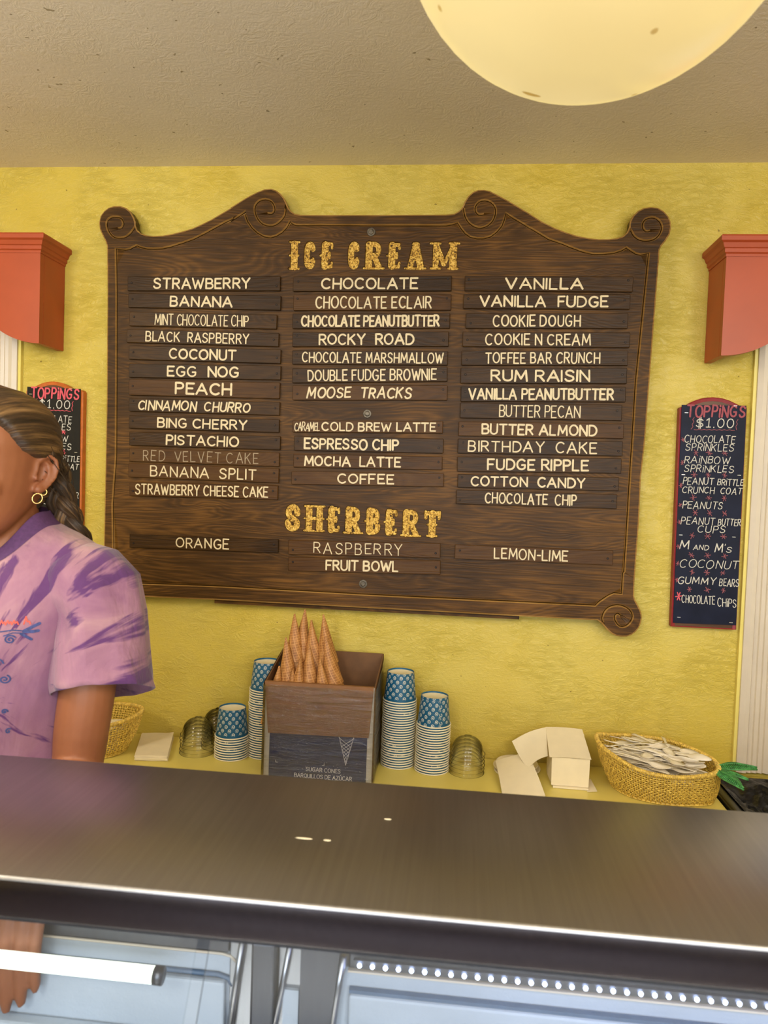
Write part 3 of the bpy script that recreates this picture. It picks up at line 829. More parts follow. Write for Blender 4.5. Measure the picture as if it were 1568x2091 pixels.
# tuscan display letters: strokes with their own half width, in a unit box (w=1,h=1)
def tuscan(ch, w, h):
    a = .0092; t = .0046; q = .0026
    sx = w - 2 * a; sz = h - 2 * a

    def P(pts, hw): return [(hw, [(a + x * sx, a + z * sz) for x, z in pts])]
    k = []
    spur = lambda x, z: [(q, [(a + x * sx - a - .003, a + z * sz), (a + x * sx + a + .002, a + z * sz)])]
    foot = lambda x, z: [(q, [(a + x * sx - a - .0035, a + z * sz + (.002 if z > .5 else -.002)), (a + x * sx + a + .0035, a + z * sz + (.002 if z > .5 else -.002))])]
    if ch == 'I': k = P([(.5, -.03), (.5, 1.03)], a) + foot(.5, 1.08) + foot(.5, -.08) + spur(.5, .5)
    if ch == 'C': k = P([(.9, .80), (.72, .97), (.4, 1), (.12, .85), (.06, .5), (.12, .15), (.4, 0), (.74, .03), (.92, .22)], a * .85) + P([(.98, .74), (.98, .9)], q * 1.4) + P([(1.0, .2), (.98, .36)], q * 1.3)
    if ch == 'E': k = P([(.05, 0), (.05, 1)], a) + P([(.05, 1.02), (1, 1.02)], t) + P([(.05, -.02), (1, -.02)], t) + P([(.05, .5), (.7, .5)], t) + P([(1.06, 1.04), (1.1, .84)], q * 1.3) + P([(1.06, -.04), (1.1, .16)], q * 1.3) + P([(.72, .62), (.72, .38)], q * 1.2) + spur(.05, .5)
    if ch == 'R': k = P([(.05, 0), (.05, 1)], a) + P([(.05, 1), (.5, 1.02), (.82, .92), (.88, .74), (.78, .56), (.45, .5), (.1, .5)], a * .72) + P([(.48, .5), (.72, .22), (.95, -.02)], a * .8) + foot(.05, -.06) + foot(.95, -.06)
    if ch == 'A': k = P([(.1, 0), (.46, 1.0)], a * .8) + P([(.5, 1.0), (.9, 0)], a * .95) + P([(.2, .33), (.8, .33)], t * .8) + foot(.08, -.06) + foot(.92, -.06) + P([(.3, 1.06), (.68, 1.06)], q * 1.4)
    if ch == 'M': k = P([(.06, 0), (.06, 1)], a * .85) + P([(.94, 0), (.94, 1)], a * 1.05) + P([(.08, 1), (.47, .12)], a * .7) + P([(.5, .12), (.9, 1)], t) + foot(.06, -.06) + foot(.94, -.06) + foot(.02, 1.06) + foot(.97, 1.06)
    if ch == 'S': k = P([(.92, .72), (.82, .92), (.5, 1.02), (.18, .93), (.08, .72), (.25, .55), (.6, .42), (.9, .26), (.84, .08), (.5, -.02), (.16, .05), (.02, .26)], a * .9) + P([(1.0, .66), (.96, .84)], q * 1.3) + P([(-.03, .36), (.0, .18)], q * 1.3)
    if ch == 'H': k = P([(.08, 0), (.08, 1)], a * .95) + P([(.92, 0), (.92, 1)], a * .95) + P([(.1, .5), (.9, .5)], t * .9) + foot(.08, -.06) + foot(.92, -.06) + foot(.08, 1.06) + foot(.92, 1.06) + spur(.08, .5) + spur(.92, .5)
    if ch == 'B': k = P([(.05, 0), (.05, 1)], a) + P([(.05, 1.02), (.5, 1.02), (.8, .9), (.82, .7), (.65, .56), (.2, .53)], a * .7) + P([(.3, .52), (.75, .45), (.93, .25), (.8, .05), (.45, -.02), (.05, -.01)], a * .75) + spur(.02, .5)
    if ch == 'T': k = P([(.5, -.02), (.5, 1)], a) + P([(.02, 1.0), (.98, 1.0)], a * .62) + P([(-.02, 1.08), (.0, .76)], q * 1.5) + P([(1.02, 1.08), (1.0, .76)], q * 1.5) + foot(.5, -.06) + spur(.5, .45)
    return k


GOLD_STROKES = []
for ch, x0, x1, z0, z1 in GOLD:
    for hw, pts in tuscan(ch, x1 - x0, z1 - z0):
        pts = [(x0 + a, z0 + b) for a, b in pts]
        if len(pts) > 4: pts = catmull2(pts, 3)
        GOLD_STROKES.append((hw, pts))


def build_board():
    out = []
    # closed outline
    pts = [p for p in OUTLINE]
    n = len(pts)
    verts = [Vector(p) for p in pts]; edges = []; face = list(range(n))
    cen = [(verts[i], verts[(i + 1) % n]) for i in range(n)]
    ins = []
    area2 = sum(verts[i].x * verts[(i + 1) % n].y - verts[(i + 1) % n].x * verts[i].y for i in range(n))
    sg = 1 if area2 > 0 else -1
    base = n
    for i in range(n):
        d = (verts[(i + 1) % n] - verts[i - 1]).normalized()
        ins.append(verts[i] + Vector((-d.y, d.x)) * sg * .0035)
    verts += ins
    edges += [(base + i, base + (i + 1) % n) for i in range(n)]
    segs = []
    for g in GROOVES:
        P = [Vector(p) for p in g]
        for a, b in zip(P, P[1:]):
            if (b - a).length > 1e-6: segs.append((a.x, a.y, b.x, b.y, 0))
        for off in (0, .0011, -.0011, .0036, -.0036):
            b0 = len(verts); m = len(P)
            for i in range(m):
                d = (P[min(i + 1, m - 1)] - P[max(i - 1, 0)])
                d = d.normalized() if d.length > 1e-9 else Vector((1, 0))
                verts.append(P[i] + Vector((-d.y, d.x)) * off)
            edges += [(b0 + i, b0 + i + 1) for i in range(m - 1)]
    gsegs = np.array(segs)
    ls = []
    for hw, pts2 in GOLD_STROKES:
        for a, b in zip(pts2, pts2[1:]): ls.append((a[0], a[1], b[0], b[1], hw))
        for extra in (0, .0014):
            P = [Vector(p) for p in pts2]; m = len(P); H = hw + extra
            left = []; right = []
            for i in range(m):
                d = (P[min(i + 1, m - 1)] - P[max(i - 1, 0)]).normalized()
                nn = Vector((-d.y, d.x)) * H
                left.append(P[i] + nn); right.append(P[i] - nn)
            d1 = (P[-1] - P[-2]).normalized(); d0 = (P[0] - P[1]).normalized()

            def cap(c, d):
                a0 = math.atan2(d.y, d.x)
                return [c + Vector((math.cos(a0 + t), math.sin(a0 + t))) * H for t in (PI / 3, PI / 6, 0, -PI / 6, -PI / 3)]
            loop = left + cap(P[-1], d1) + right[::-1] + cap(P[0], d0)
            b0 = len(verts); verts += loop; q = len(loop)
            edges += [(b0 + i, b0 + (i + 1) % q) for i in range(q)]
    lsegs = np.array(ls)
    r = delaunay_2d_cdt(verts, edges, [face], 1, 1e-6)
    V = np.array([(v.x, v.y) for v in r[0]])
    osegs = np.array([(a.x, a.y, b.x, b.y, 0) for a, b in cen])
    dg = seg_dist(V, gsegs); dl = seg_dist(V, lsegs); do = seg_dist(V, osegs)
    depth = np.maximum(0, .0072 * (1 - dg / .0036))
    depth = np.maximum(depth, .0024 * np.clip(1 - do / .0035, 0, 1))
    depth = np.maximum(depth, .0035 * np.clip((.0014 - dl) / .0011, 0, 1))
    W = [(V[i, 0] - BO.x, BY + depth[i], V[i, 1] - BO.z) for i in range(len(V))]
    wood_f = []; gold_f = []; groove_f = []
    cent = np.array([V[list(f)].mean(0) for f in r[2]])
    dc = seg_dist(cent, lsegs); dgc = seg_dist(cent, gsegs)
    for i, f in enumerate(r[2]):
        a, b, c = [Vector(W[k]) for k in f[:3]]
        f = tuple(f)
        if (b - a).cross(c - a).y > 0: f = f[::-1]
        if dc[i] < .0001: gold_f.append(f)
        wood_f.append(f)
    # sides and back
    nb = len(W)
    oi = []
    for p in OUTLINE:
        k = int(np.argmin(((V - np.array(p)) ** 2).sum(1))); oi.append(k)
    back0 = len(W)
    for p in OUTLINE: W.append((p[0] - BO.x, BY + .028, p[1] - BO.z))
    for i in range(n):
        j = (i + 1) % n
        if oi[i] != oi[j]: wood_f.append((oi[i], oi[j], back0 + j, back0 + i) if sg < 0 else (oi[j], oi[i], back0 + i, back0 + j))
    wood_f.append(tuple(range(back0, back0 + n)) if sg > 0 else tuple(range(back0 + n - 1, back0 - 1, -1)))
    o = mesh_obj('board_panel', W, wood_f, M_board, board)
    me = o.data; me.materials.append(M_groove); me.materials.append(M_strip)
    # worn lighter edge bevel; carved lines have lit flanks and shadowed bottom painted in
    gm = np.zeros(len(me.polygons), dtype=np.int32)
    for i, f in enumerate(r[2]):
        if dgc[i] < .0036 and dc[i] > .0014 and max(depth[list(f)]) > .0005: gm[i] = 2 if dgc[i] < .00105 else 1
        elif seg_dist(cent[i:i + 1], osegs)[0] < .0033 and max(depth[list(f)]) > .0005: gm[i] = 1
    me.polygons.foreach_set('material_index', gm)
    # gold leaf lettering, one part per heading, lying in the carved recess
    for ch, gx0, gx1, gz0, gz1 in GOLD:
        gcx, gcz = (gx0 + gx1) / 2, (gz0 + gz1) / 2
        used = {}; vs = []; fs = []
        for f in gold_f:
            fx, fz = V[list(f)].mean(0)
            near = min(GOLD, key=lambda g: (max(0, g[1] - fx, fx - g[2]) + max(0, g[3] - fz, fz - g[4]), abs((g[1] + g[2]) / 2 - fx)))
            if near[1] != gx0: continue
            q = []
            for k in f:
                if k not in used:
                    used[k] = len(vs); x, y, z = W[k]; vs.append((x, y - .0006, z))
                q.append(used[k])
            fs.append(tuple(q))
        h = mesh_obj('gold_letter', vs, fs, M_gold, board)
        h['label'] = 'carved gold leaf letter %s of %s' % (ch, 'ICE CREAM' if gz0 > 1.9 else 'SHERBERT')
    return o


build_board()
b = MB(); b.box(-0.655 - BO.x, 0.178 - BO.x, -0.034, -0.023, 1.149 - BO.z, 1.162 - BO.z)
b.box(-0.6 - BO.x, 0.12 - BO.x, -0.0218, -0.001, 1.152 - BO.z, 1.30 - BO.z)
o = b.build('backing_cleat', M_board, board); o['label'] = 'thin dark backing strip under the lower edge'
b = MB(); b.box(-0.8 - BO.x, 0.4 - BO.x, -0.0218, -0.001, 2.0 - BO.z, 2.06 - BO.z); b.build('hanging_rail', M_board, board)
for x, z in BOLTS:
    g = MB()
    g.rings([[(x - BO.x + r_ * math.cos(2 * PI * k / 16), BY - d_, z - BO.z + r_ * math.sin(2 * PI * k / 16)) for k in range(16)] for r_, d_ in ((.0115, -.001), (.0115, .0018), (.0105, .0026), (.0072, .0028), (.0065, .0055), (.0045, .0062))])
    o = g.build('bolt_head', M_bolt, board, smooth=False); recalc(o)

STY = {'b': (.078, .235, .025, 0), 'm': (.060, .27, .03, 0), 't': (.040, .34, .05, 0), 'n': (.045, .22, .025, 0), 'i': (.072, .26, .06, .14)}
rs = random.Random(11)
for idx, (txt, cx, cz, W_, H_, ang, u0, u1, sty) in enumerate(STRIPS):
    st = bpy.data.objects.new('name_strip', None)
    me_b = MB(); T = .0075
    me_b.box(-W_ / 2, W_ / 2, 0, T, -H_ / 2, H_ / 2)
    o = me_b.build('name_strip', M_strip2 if rs.random() < .33 else M_strip, board, bevel=.0012, segs=1)
    o.location = (cx - BO.x, BY - T - .0005, cz - BO.z)
    o.rotation_euler = (0, -ang, 0)
    real = txt.replace('@', 'CARAMEL ')
    o['label'] = 'dark wooden strip lettered ' + ' '.join(real.split())
    hwf, gap, jit, slant = STY[sty]
    rr = random.Random(idx * 3 + 1)
    s, L = text_strokes(txt.replace('@', ''), gap, .40, jit, rr, slant)
    cap = .79 * H_ if sty != 'n' else .80 * H_
    z0 = -cap / 2
    sx = (u1 - u0 - 2 * hwf * cap) / L
    xf = lambda u, v: (u0 + hwf * cap + u * sx, z0 + cap * hwf + v * cap * (1 - 2 * hwf))
    paint = M_greyp if txt.startswith('RED  VELVET') else M_cream
    hw = [hwf * cap * rr.uniform(.92, 1.1) for _ in s]
    if txt.startswith('@'):
        s2, L2 = text_strokes('CARAMEL', .16, .3, .07, rr, .12)
        a0, a1 = -W_ / 2 + .006, u0 - .004
        xf2 = lambda u, v: (a0 + u * (a1 - a0) / L2, z0 + .001 + v * cap * .86)
        lettering('lettering', s2, xf2, .0012, M_cream, o, -.0006)
    lettering('lettering', s, xf, hw, paint, o, -.0006)
    for sx_ in (-1, 1):
        g = MB(); xx = sx_ * (W_ / 2 - .010 - rr.uniform(0, .004)); zz = rr.uniform(-.2, .3) * H_
        g.rings([[(xx + r_ * math.cos(2 * PI * k / 10), -d_, zz + r_ * math.sin(2 * PI * k / 10)) for k in range(10)] for r_, d_ in ((.0030, -.0005), (.0030, .0006), (.0022, .0012), (.0010, .0005))])
        q = g.build('screw', M_screw, o, smooth=True); recalc(q)

# ------------------------------------------------------------------ toppings chalkboards


def toppings(name, sheet, frame, peak, mats, label, left):
    m_sheet, m_frame, m_star, m_title = mats
    TL, TR, BR, BL = [Vector(p) for p in sheet]
    fTL, fTR, fBR, fBL = [Vector(p) for p in frame]
    cx = (TL.x + TR.x) / 2; cz = (TL.y + BL.y) / 2
    g = empty(name, (cx, 0, cz), label, 'chalkboard', 'toppings chalkboards')
    loc = lambda p, y: (p[0] - cx, y, p[1] - cz)
    # frame outline with arched top
    (px, pz), (ax, az), (bx, bz) = peak
    out = [tuple(fBL), tuple(fTL), (fTL.x + .004, az - .004 + .0), (ax, az)]
    N = 10; R = ((bx - ax) / 2) ** 2 / (2 * (pz - (az + bz) / 2)) + (pz - (az + bz) / 2) / 2
    ccx = (ax + bx) / 2; ccz = pz - R
    a0 = math.atan2(az - ccz, ax - ccx); a1 = math.atan2(bz - ccz, bx - ccx)
    out += [(ccx + R * math.cos(a0 + (a1 - a0) * i / N), ccz + R * math.sin(a0 + (a1 - a0) * i / N)) for i in range(1, N)]
    out += [(bx, bz), (fTR.x - .004, bz - .004), tuple(fTR), tuple(fBR)]
    mcx = sum(p[0] for p in out) / len(out); mcz = sum(p[1] for p in out) / len(out)
    n = len(out)
    ins = []
    for i in range(n):
        p0 = Vector(out[i - 1]); p1 = Vector(out[i]); p2 = Vector(out[(i + 1) % n])
        d = (p2 - p0).normalized(); ins.append(p1 + Vector((d.y, -d.x)) * .010)
    V = [loc(p, -.001) for p in out] + [loc(p, -.020) for p in out] + [loc(p, -.022) for p in [Vector(out[i]) * .75 + ins[i] * .25 for i in range(n)]] + [loc(p, -.020) for p in ins]
    F = []
    for k in range(3):
        for i in range(n):
            j = (i + 1) % n; F.append((k * n + i, k * n + j, (k + 1) * n + j, (k + 1) * n + i))
    F.append(tuple(range(n)))
    o = mesh_obj('frame', V, F, m_frame, g); recalc(o)
    o2 = mesh_obj('backboard', [loc(p, -.0195) for p in ins], [tuple(range(n))], M_oldwood, g)
    if o2.data.polygons[0].normal.y > 0: o2.data.flip_normals()
    # sheet, slightly bowed and 3 mm thick
    b = MB(); rg = []
    for i in range(13):
        v = i / 12
        A = TL.lerp(BL, v); B = TR.lerp(BR, v); bow = -.0235 - .0012 * math.sin(v * PI * 3)
        rg.append([(A.x - cx, bow, A.y - cz), (B.x - cx, bow, B.y - cz), (B.x - cx, bow + .002, B.y - cz), (A.x - cx, bow + .002, A.y - cz)])
    b.rings(rg); o = b.build('chalk_sheet', m_sheet, g); recalc(o)
    # sheet coordinates: s 0..512, t 0..1735 (right board's own measure)

    def S2(s_, t_):
        v = t_ / 1732; u = (s_ + 70 * v) / (512 - 13 * v)
        p = TL.lerp(TR, u) * (1 - v) + BL.lerp(BR, u) * v
        return (p.x - cx, p.y - cz)
    yy = -.0256
    lead = {}

    def write(txt, x0, x1, y0, y1, hw, mat, slant=.16, jit=.05, gap=.26, name_='chalk_writing', drop=0):
        rr = random.Random(hash(txt) % 1 + len(txt) * 7 + int(y0))
        s, L = text_strokes(txt, gap, .5, jit, rr, slant)
        lead.setdefault(mat.name, [mat, [], []])
        for q in s:
            lead[mat.name][1].append([S2(x0 - 203 + p[0] / L * (x1 - x0), y1 - 185 - p[1] * (y1 - y0) + drop * p[0] / L) for p in q])
            lead[mat.name][2].append(hw)

    def raw(pts, hw, mat):
        lead.setdefault(mat.name, [mat, [], []])
        lead[mat.name][1].append([S2(x - 203, y - 185) for x, y in pts]); lead[mat.name][2].append(hw)

    def star(x, y, r, mat, hw=.0008):
        rr = random.Random(int(x * 3 + y))
        for a in (0, 60, 120):
            a = math.radians(a + rr.uniform(-14, 14)); k = r * rr.uniform(.8, 1.35)
            raw([(x - k * math.cos(a), y - k * math.sin(a)), (x + k * math.cos(a), y + k * math.sin(a))], hw, mat)
    tw = .0023
    write('TOPPiNGS', 245, 700, 192, 278, tw, m_title, .12, .05, .3)
    write('$1.00', 318, 612, 290, 360, .0012, M_chalk, .08, .03, .3)
    wv = [(300, 283), (288, 300), (297, 318), (283, 340), (290, 355), (275, 375)]
    raw(wv, .0008, m_star if left else M_dimpink)
    raw([(645, 295), (633, 312), (640, 330), (628, 350), (634, 375)], .0008, m_star if left else M_dimpink)
    raw([(298, 378)] + [(298 + i * 20, 378 + (3 if i % 2 else -3)) for i in range(1, 16)] + [(618, 380)], .0008, m_star if left else M_dimpink)
    c = M_chalk; w = .00095
    write('CHOCOLATE', 227, 622, 425, 480, w, c); write('SPRiNKLES', 235, 610, 490, 543, w, c)
    write('RAiNBOW', 227, 582, 588, 643, w, c); write('SPRiNKLES', 227, 610, 658, 710, w, c)
    write('PEANUT', 213, 455, 757, 810, w, c); write('BRiTTLE', 487, 688, 765, 812, w, c, .2)
    write('CRUNCH', 208, 462, 830, 878, w, c); write('COAT', 512, 675, 832, 880, w, c, .2)
    write('PEANUTS', 210, 525, 945, 1000, w, c, .2)
    write('PEANUT', 200, 462, 1070, 1125, w, c); write('BUTTER', 490, 668, 1078, 1128, w, c, .2); write('CUPS', 332, 543, 1135, 1187, w, c)
    write('M', 192, 262, 1255, 1320, .0014, c); write('AND', 297, 415, 1290, 1325, w, c, .2); write('M', 472, 528, 1275, 1335, .0014, c); write("'", 545, 546, 1270, 1320, w, c); write('S', 560, 597, 1298, 1340, w, c)
    write('COCONUT', 190, 652, 1408, 1470, w, c, .2)
    write('GUMMY', 172, 470, 1545, 1598, .0011, c); write('BEARS', 502, 650, 1552, 1608, w, c)
    write('CHOCOLATE', 203, 460, 1688, 1750, w, c, .05, .05, .26, drop=6); write('CHiPS', 484, 632, 1705, 1768, w, c, .05, drop=8)
    for x, y in ((210, 460), (205, 640), (190, 820), (188, 975), (178, 1110), (170, 1305), (168, 1440), (155 + 8, 1573)):
        star(max(x, 219 - 70 * (y - 185) / 1732), y, 14, m_star)
    star(176, 1702, 24, M_pink, .0013)
    for y, xs in ((560, (313, 418, 541)), (733, (300, 410, 540)), (914, (292, 415, 537)), (1033, (308, 422, 540)), (1216, (283, 407, 532)), (1370, (277, 405, 540)), (1504, (283, 400, 525)), (1643, (262, 403, 530))):
        for x in xs: star(x, y, 20, m_star, .0010 if left else .0008)
    for k, (mat, sts, hws) in lead.items():
        lettering('chalk_writing', sts, lambda a, b_: (a, b_), hws, mat, g, yy)
    for x, y in ((238, 247), (625, 188), (213, 735), (655, 730), (193, 1213), (613, 1217), (178, 1870), (590, 1897)):
        a_, b_ = S2(x - 203, y - 185)
        q = MB(); q.box(a_ - .0042, a_ + .0042, -.0262, -.0250, b_ - .0006, b_ + .0006)
        q.build('staple', M_staple, g)
    return g


toppings('toppings_chalkboard', [(0.5698, 1.7278), (0.7303, 1.7296), (0.7344, 1.162), (0.576, 1.1599)],
         [(0.5655, 1.7199), (0.7326, 1.7241), (0.7364, 1.1495), (0.5722, 1.1492)], [(0.6475, 1.7495), (0.5825, 1.7268), (0.7142, 1.7301)],
         (M_navy, M_redw, M_dimpink, plain('rose_chalk', (160, 80, 90), 0.8, grain=0.1, gscale=300)), 'navy toppings chalkboard with dark red frame, right of the menu board', False)
toppings('toppings_chalkboard', [(-1.2182, 1.7338), (-1.0603, 1.7311), (-1.0562, 1.166), (-1.214, 1.166)],
         [(-1.2231, 1.7196), (-1.0539, 1.7222), (-1.0525, 1.152), (-1.2185, 1.152)], [(-1.1447, 1.7505), (-1.1983, 1.734), (-1.0894, 1.7323)],
         (M_slate, M_orw, M_pink, M_pink), 'black toppings chalkboard with orange frame, partly behind the worker', True)

# ------------------------------------------------------------------ ceiling globe lamp
LC = Vector((0.12, -1.22, 2.10)); LR = 0.203
lampo = empty('ceiling_globe_lamp', (LC.x, LC.y, ZC), 'large round cream glass globe lamp hanging under the ceiling', 'lamp')


def globe_mat():
    t = NT('lit_opal_glass')
    v = t.coord('Object')
    sp = t.ramp(t.noise(v, 26, 1, 0.2), [(0.235, (0.55, 0.42, 0.2)), (0.25, (1, 1, 1))])
    lw = t.n('ShaderNodeLayerWeight'); lw.inputs[0].default_value = 0.35
    f = t.noise(v, 3.0, 2, 0.5)
    c = t.ramp(f, [(0.3, lin((246, 214, 140))), (0.7, lin((255, 230, 160)))])
    c = t.mix(1.0, c, sp, 'MULTIPLY')
    t.col(lin((150, 135, 100)))
    t.l(c, t.b.inputs['Emission Color']); t.b.inputs['Emission Strength'].default_value = 0.74
    t.set(rough=0.25, spec=0.3)
    return t.m


prof = []
for i in range(0, 33):
    a = -PI / 2 + PI * 0.93 * i / 32
    prof.append((max(.0005, LR * math.cos(a)), LC.z - ZC + LR * 0.90 * math.sin(a)))
b = MB(); b.lathe(prof, 64, cap0=True); b.build('glass_globe', globe_mat(), lampo, smooth=True)
b = MB(); b.lathe([(.05, LC.z - ZC + LR * .82), (.09, LC.z - ZC + LR * .82), (.092, -.012), (.085, -.0005), (.01, -.0005)], 40, cap1=True)
b.build('ceiling_fitter', M_white, lampo, smooth=False)


# ------------------------------------------------------------------ paper cups


def cup_mat():
    t = NT('teal_swirl_paper')
    uvn = t.n('ShaderNodeUVMap'); sp = t.n('ShaderNodeSeparateXYZ'); t.l(uvn.outputs[0], sp.inputs[0])
    U, V = sp.outputs[0], sp.outputs[1]
    masks = []
    for off in (0.0, 0.5):
        a = t.math('FRACT', t.math('ADD', t.math('MULTIPLY', U, 13.0), off))
        b = t.math('FRACT', t.math('ADD', t.math('MULTIPLY', V, 3.5), off))
        x = t.math('MULTIPLY', t.math('SUBTRACT', a, 0.5), 0.0200)
        y = t.math('MULTIPLY', t.math('SUBTRACT', b, 0.5), 0.0212)
        r = t.math('SQRT', t.math('ADD', t.math('MULTIPLY', x, x), t.math('MULTIPLY', y, y)))
        th = t.math('DIVIDE', t.math('ARCTAN2', y, x), 2 * PI)
        sw = t.math('LESS_THAN', t.math('FRACT', t.math('ADD', th, t.math('MULTIPLY', r, 1 / 0.0034))), 0.5)
        ins = t.math('LESS_THAN', r, 0.0052)
        masks.append(t.math('MULTIPLY', sw, ins))
    m = t.math('MULTIPLY', t.math('MAXIMUM', masks[0], masks[1]), t.math('GREATER_THAN', V, 0.10))
    t.col(t.mix(m, lin((12, 84, 118)), lin((206, 204, 190))))
    t.set(rough=0.45)
    return t.m


M_cup = cup_mat()
M_cupw = plain('cream_cup_paper', (236, 224, 192), 0.55, grain=0.02)
CH = 0.075; R0 = 0.0352; R1 = 0.0425


def make_cup():
    g = empty('paper_cup', (0, 0, 0))
    n = 40; vs = []; fs = []; uv = []
    prof = [(R1, 0.002), (R0, CH)]
    for r, z in prof:
        for k in range(n): a = 2 * PI * k / n; vs.append((r * math.cos(a), r * math.sin(a), z))
    for k in range(n):
        k2 = (k + 1) % n; fs.append((k, k2, n + k2, n + k)); uv += [(k / n, 0), ((k + 1) / n, 0), ((k + 1) / n, 1), (k / n, 1)]
    # folded foot edge and inside of foot
    for r, z in ((R0 - .0008, CH), (R0 - .0012, CH - .005)):
        for k in range(n): a = 2 * PI * k / n; vs.append((r * math.cos(a), r * math.sin(a), z))
    for ring in (1, 2):
        for k in range(n):
            k2 = (k + 1) % n; fs.append((ring * n + k, ring * n + k2, (ring + 1) * n + k2, (ring + 1) * n + k)); uv += [(0.02, 0.02)] * 4
    o = mesh_obj('cup_wall', vs, fs, M_cup, g, True)
    ul = o.data.uv_layers.new(name='UVMap')
    for i, q in enumerate(uv): ul.data[i].uv = q
    auto_smooth(o, .7)
    b = MB(); b.lathe([(R0 - .001, CH - .004), (R0 - .002, CH - .0046), (.001, CH - .0052)], n, cap1=True); b.build('cup_base', M_cupw, g, True)
    b = MB(); b.rings([[((R1 + .0012 + .0017 * math.cos(t)) * math.cos(2 * PI * k / n), (R1 + .0012 + .0017 * math.cos(t)) * math.sin(2 * PI * k / n), .0019 + .0018 * math.sin(t)) for k in range(n)] for t in [2 * PI * j / 8 for j in range(9)]], False, False)
    b.build('rolled_rim', M_cupw, g, True)
    return g


cup0 = make_cup(); cup_used = [False]
PITCH = 0.0064


def cup_stack(x, y, n, where, group, z0=ZS):
    for k in range(n):                       # k = 0 is the lowest cup
        c = cup0 if not cup_used[0] else copy_thing(cup0)
        cup_used[0] = True
        rr = random.Random(n * 100 + k)
        c.location = (x + rr.uniform(-.0006, .0006) + (k / n) * 0.001, y + rr.uniform(-.0006, .0006), z0 + k * PITCH + .0002)
        c.rotation_euler = (0, 0, rr.uniform(0, 6.28))
        f = n - 1 - k
        if f == 0: lab = 'teal swirl-patterned paper cup on top of the %s' % where
        elif k == 0: lab = 'bottom paper cup of the %s, rim on worktop' % where
        else: lab = 'nested paper cup, %s from top of the %s' % (ORD[f], where)
        tag(c, lab, 'cup', group)


cup_stack(-0.571, -0.116, 10, 'short stack left of the box', 'cups in the short left stack')
cup_stack(-0.489, -0.088, 29, 'stack half behind the box', 'cups in the stack behind the cone box')
cup_stack(-0.1285, -0.086, 28, 'tall stack right of the box', 'cups in the tall stack right of the box')
cup_stack(-0.0375, -0.108, 20, 'stack beside the right dome lids', 'cups in the rightmost stack')

# ------------------------------------------------------------------ clear dome lids


def make_dome():
    prof = [(.0445, .0), (.0465, .0), (.0465, .0022), (.0425, .0026), (.0422, .006)]
    for i in range(1, 9):
        a = PI / 2 * i / 9
        prof.append((.0405 * math.cos(a) ** .8, .008 + .036 * math.sin(a)))
    prof.append((.0095, .0455)); prof.append((.009, .0440))
    b = MB(); b.lathe(prof, 36)
    o = b.build('dome_lid', M_dome, None, True)
    return o


dome0 = make_dome(); dome_used = [False]


def dome_stack(x, y, n, where, group, pitch=.0098):
    for k in range(n):
        c = dome0 if not dome_used[0] else dome0.copy()
        if dome_used[0]: COL.objects.link(c)
        dome_used[0] = True
        rr = random.Random(n * 31 + k)
        c.location = (x + rr.uniform(-.001, .001), y + rr.uniform(-.001, .001), ZS + k * pitch + .0003)
        f = n - 1 - k
        if f == 0: lab = 'clear plastic lid on top of the %s' % where
        else: lab = 'clear plastic lid, %s from top of the %s' % (ORD[f], where)
        tag(c, lab, 'dome lid', group)


dome_stack(-0.668, -0.105, 6, 'dome stack left of the cups', 'dome lids left of the cups')
dome_stack(-0.628, -0.050, 7, 'rear dome stack behind the short cups', 'dome lids behind the short cups')
dome_stack(0.053, -0.105, 6, 'dome stack right of the cups', 'dome lids right of the cups')

# ------------------------------------------------------------------ sugar cone box
bx = empty('cone_box', (-0.315, -0.13, ZS), 'open cardboard sugar cone box with navy label and clear wrap', 'box')


def bq(name, pts, mat, t=.0025, axis=1, bev=0):
    """thin sheet from 4 corner points with thickness along axis"""
    a = [Vector(p) for p in pts]
    nrm = (a[1] - a[0]).cross(a[3] - a[0]).normalized() * t
    vs = [p - Vector((-.315, -.13, ZS)) for p in a] + [p + nrm - Vector((-.315, -.13, ZS)) for p in a]
    o = mesh_obj(name, vs, [(0, 3, 2, 1), (4, 5, 6, 7), (0, 1, 5, 4), (1, 2, 6, 5), (2, 3, 7, 6), (3, 0, 4, 7)], mat, bx)
    recalc(o); return o


XL, XR = -0.4535, -0.182; YF, YB = -0.226, -0.032; ZF, ZB = 0.995, 1.036
bq('front_wall', [(XL, YF, ZS + .0005), (XR, YF, ZS + .0005), (XR, YF, ZF), (XL, YF, ZF)], M_whitebox, -.003)
bq('back_wall', [(XL, YB, ZS + .0005), (XR, YB, ZS + .0005), (XR, YB, ZB), (XL, YB, ZB)], M_cardin, .003)
bq('left_wall', [(XL, YF + .0032, ZS + .0005), (XL, YB - .0032, ZS + .0005), (XL, YB - .0032, ZB), (XL, YF + .0032, ZF)], M_cardin, -.003)
o = bq('right_wall', [(XR, YF + .0032, ZS + .0005), (XR, YB - .0032, ZS + .0005), (XR, YB - .0032, ZB), (XR, YF + .0032, ZF)], M_cardin, .003)
o = bq('right_wall_print', [(XR + .0003, YF + .001, ZS + .001), (XR + .0003, YB, ZS + .001), (XR + .0003, YB, ZB - .002), (XR + .0003, YF + .001, ZF - .002)], M_whitebox, -.0008)
bq('box_floor', [(XL + .003, YF + .003, ZS + .001), (XR - .003, YF + .003, ZS + .001), (XR - .003, YB - .003, ZS + .001), (XL + .003, YB - .003, ZS + .001)], M_cardin, .003)
bq('folded_flap', [(XL - .002, YF - .0045, ZF + .001), (XR - .001, YF - .0045, ZF + .001), (XR - .009, YF - .0065, .872), (XL + .010, YF - .0065, .868)], M_card, .0028)
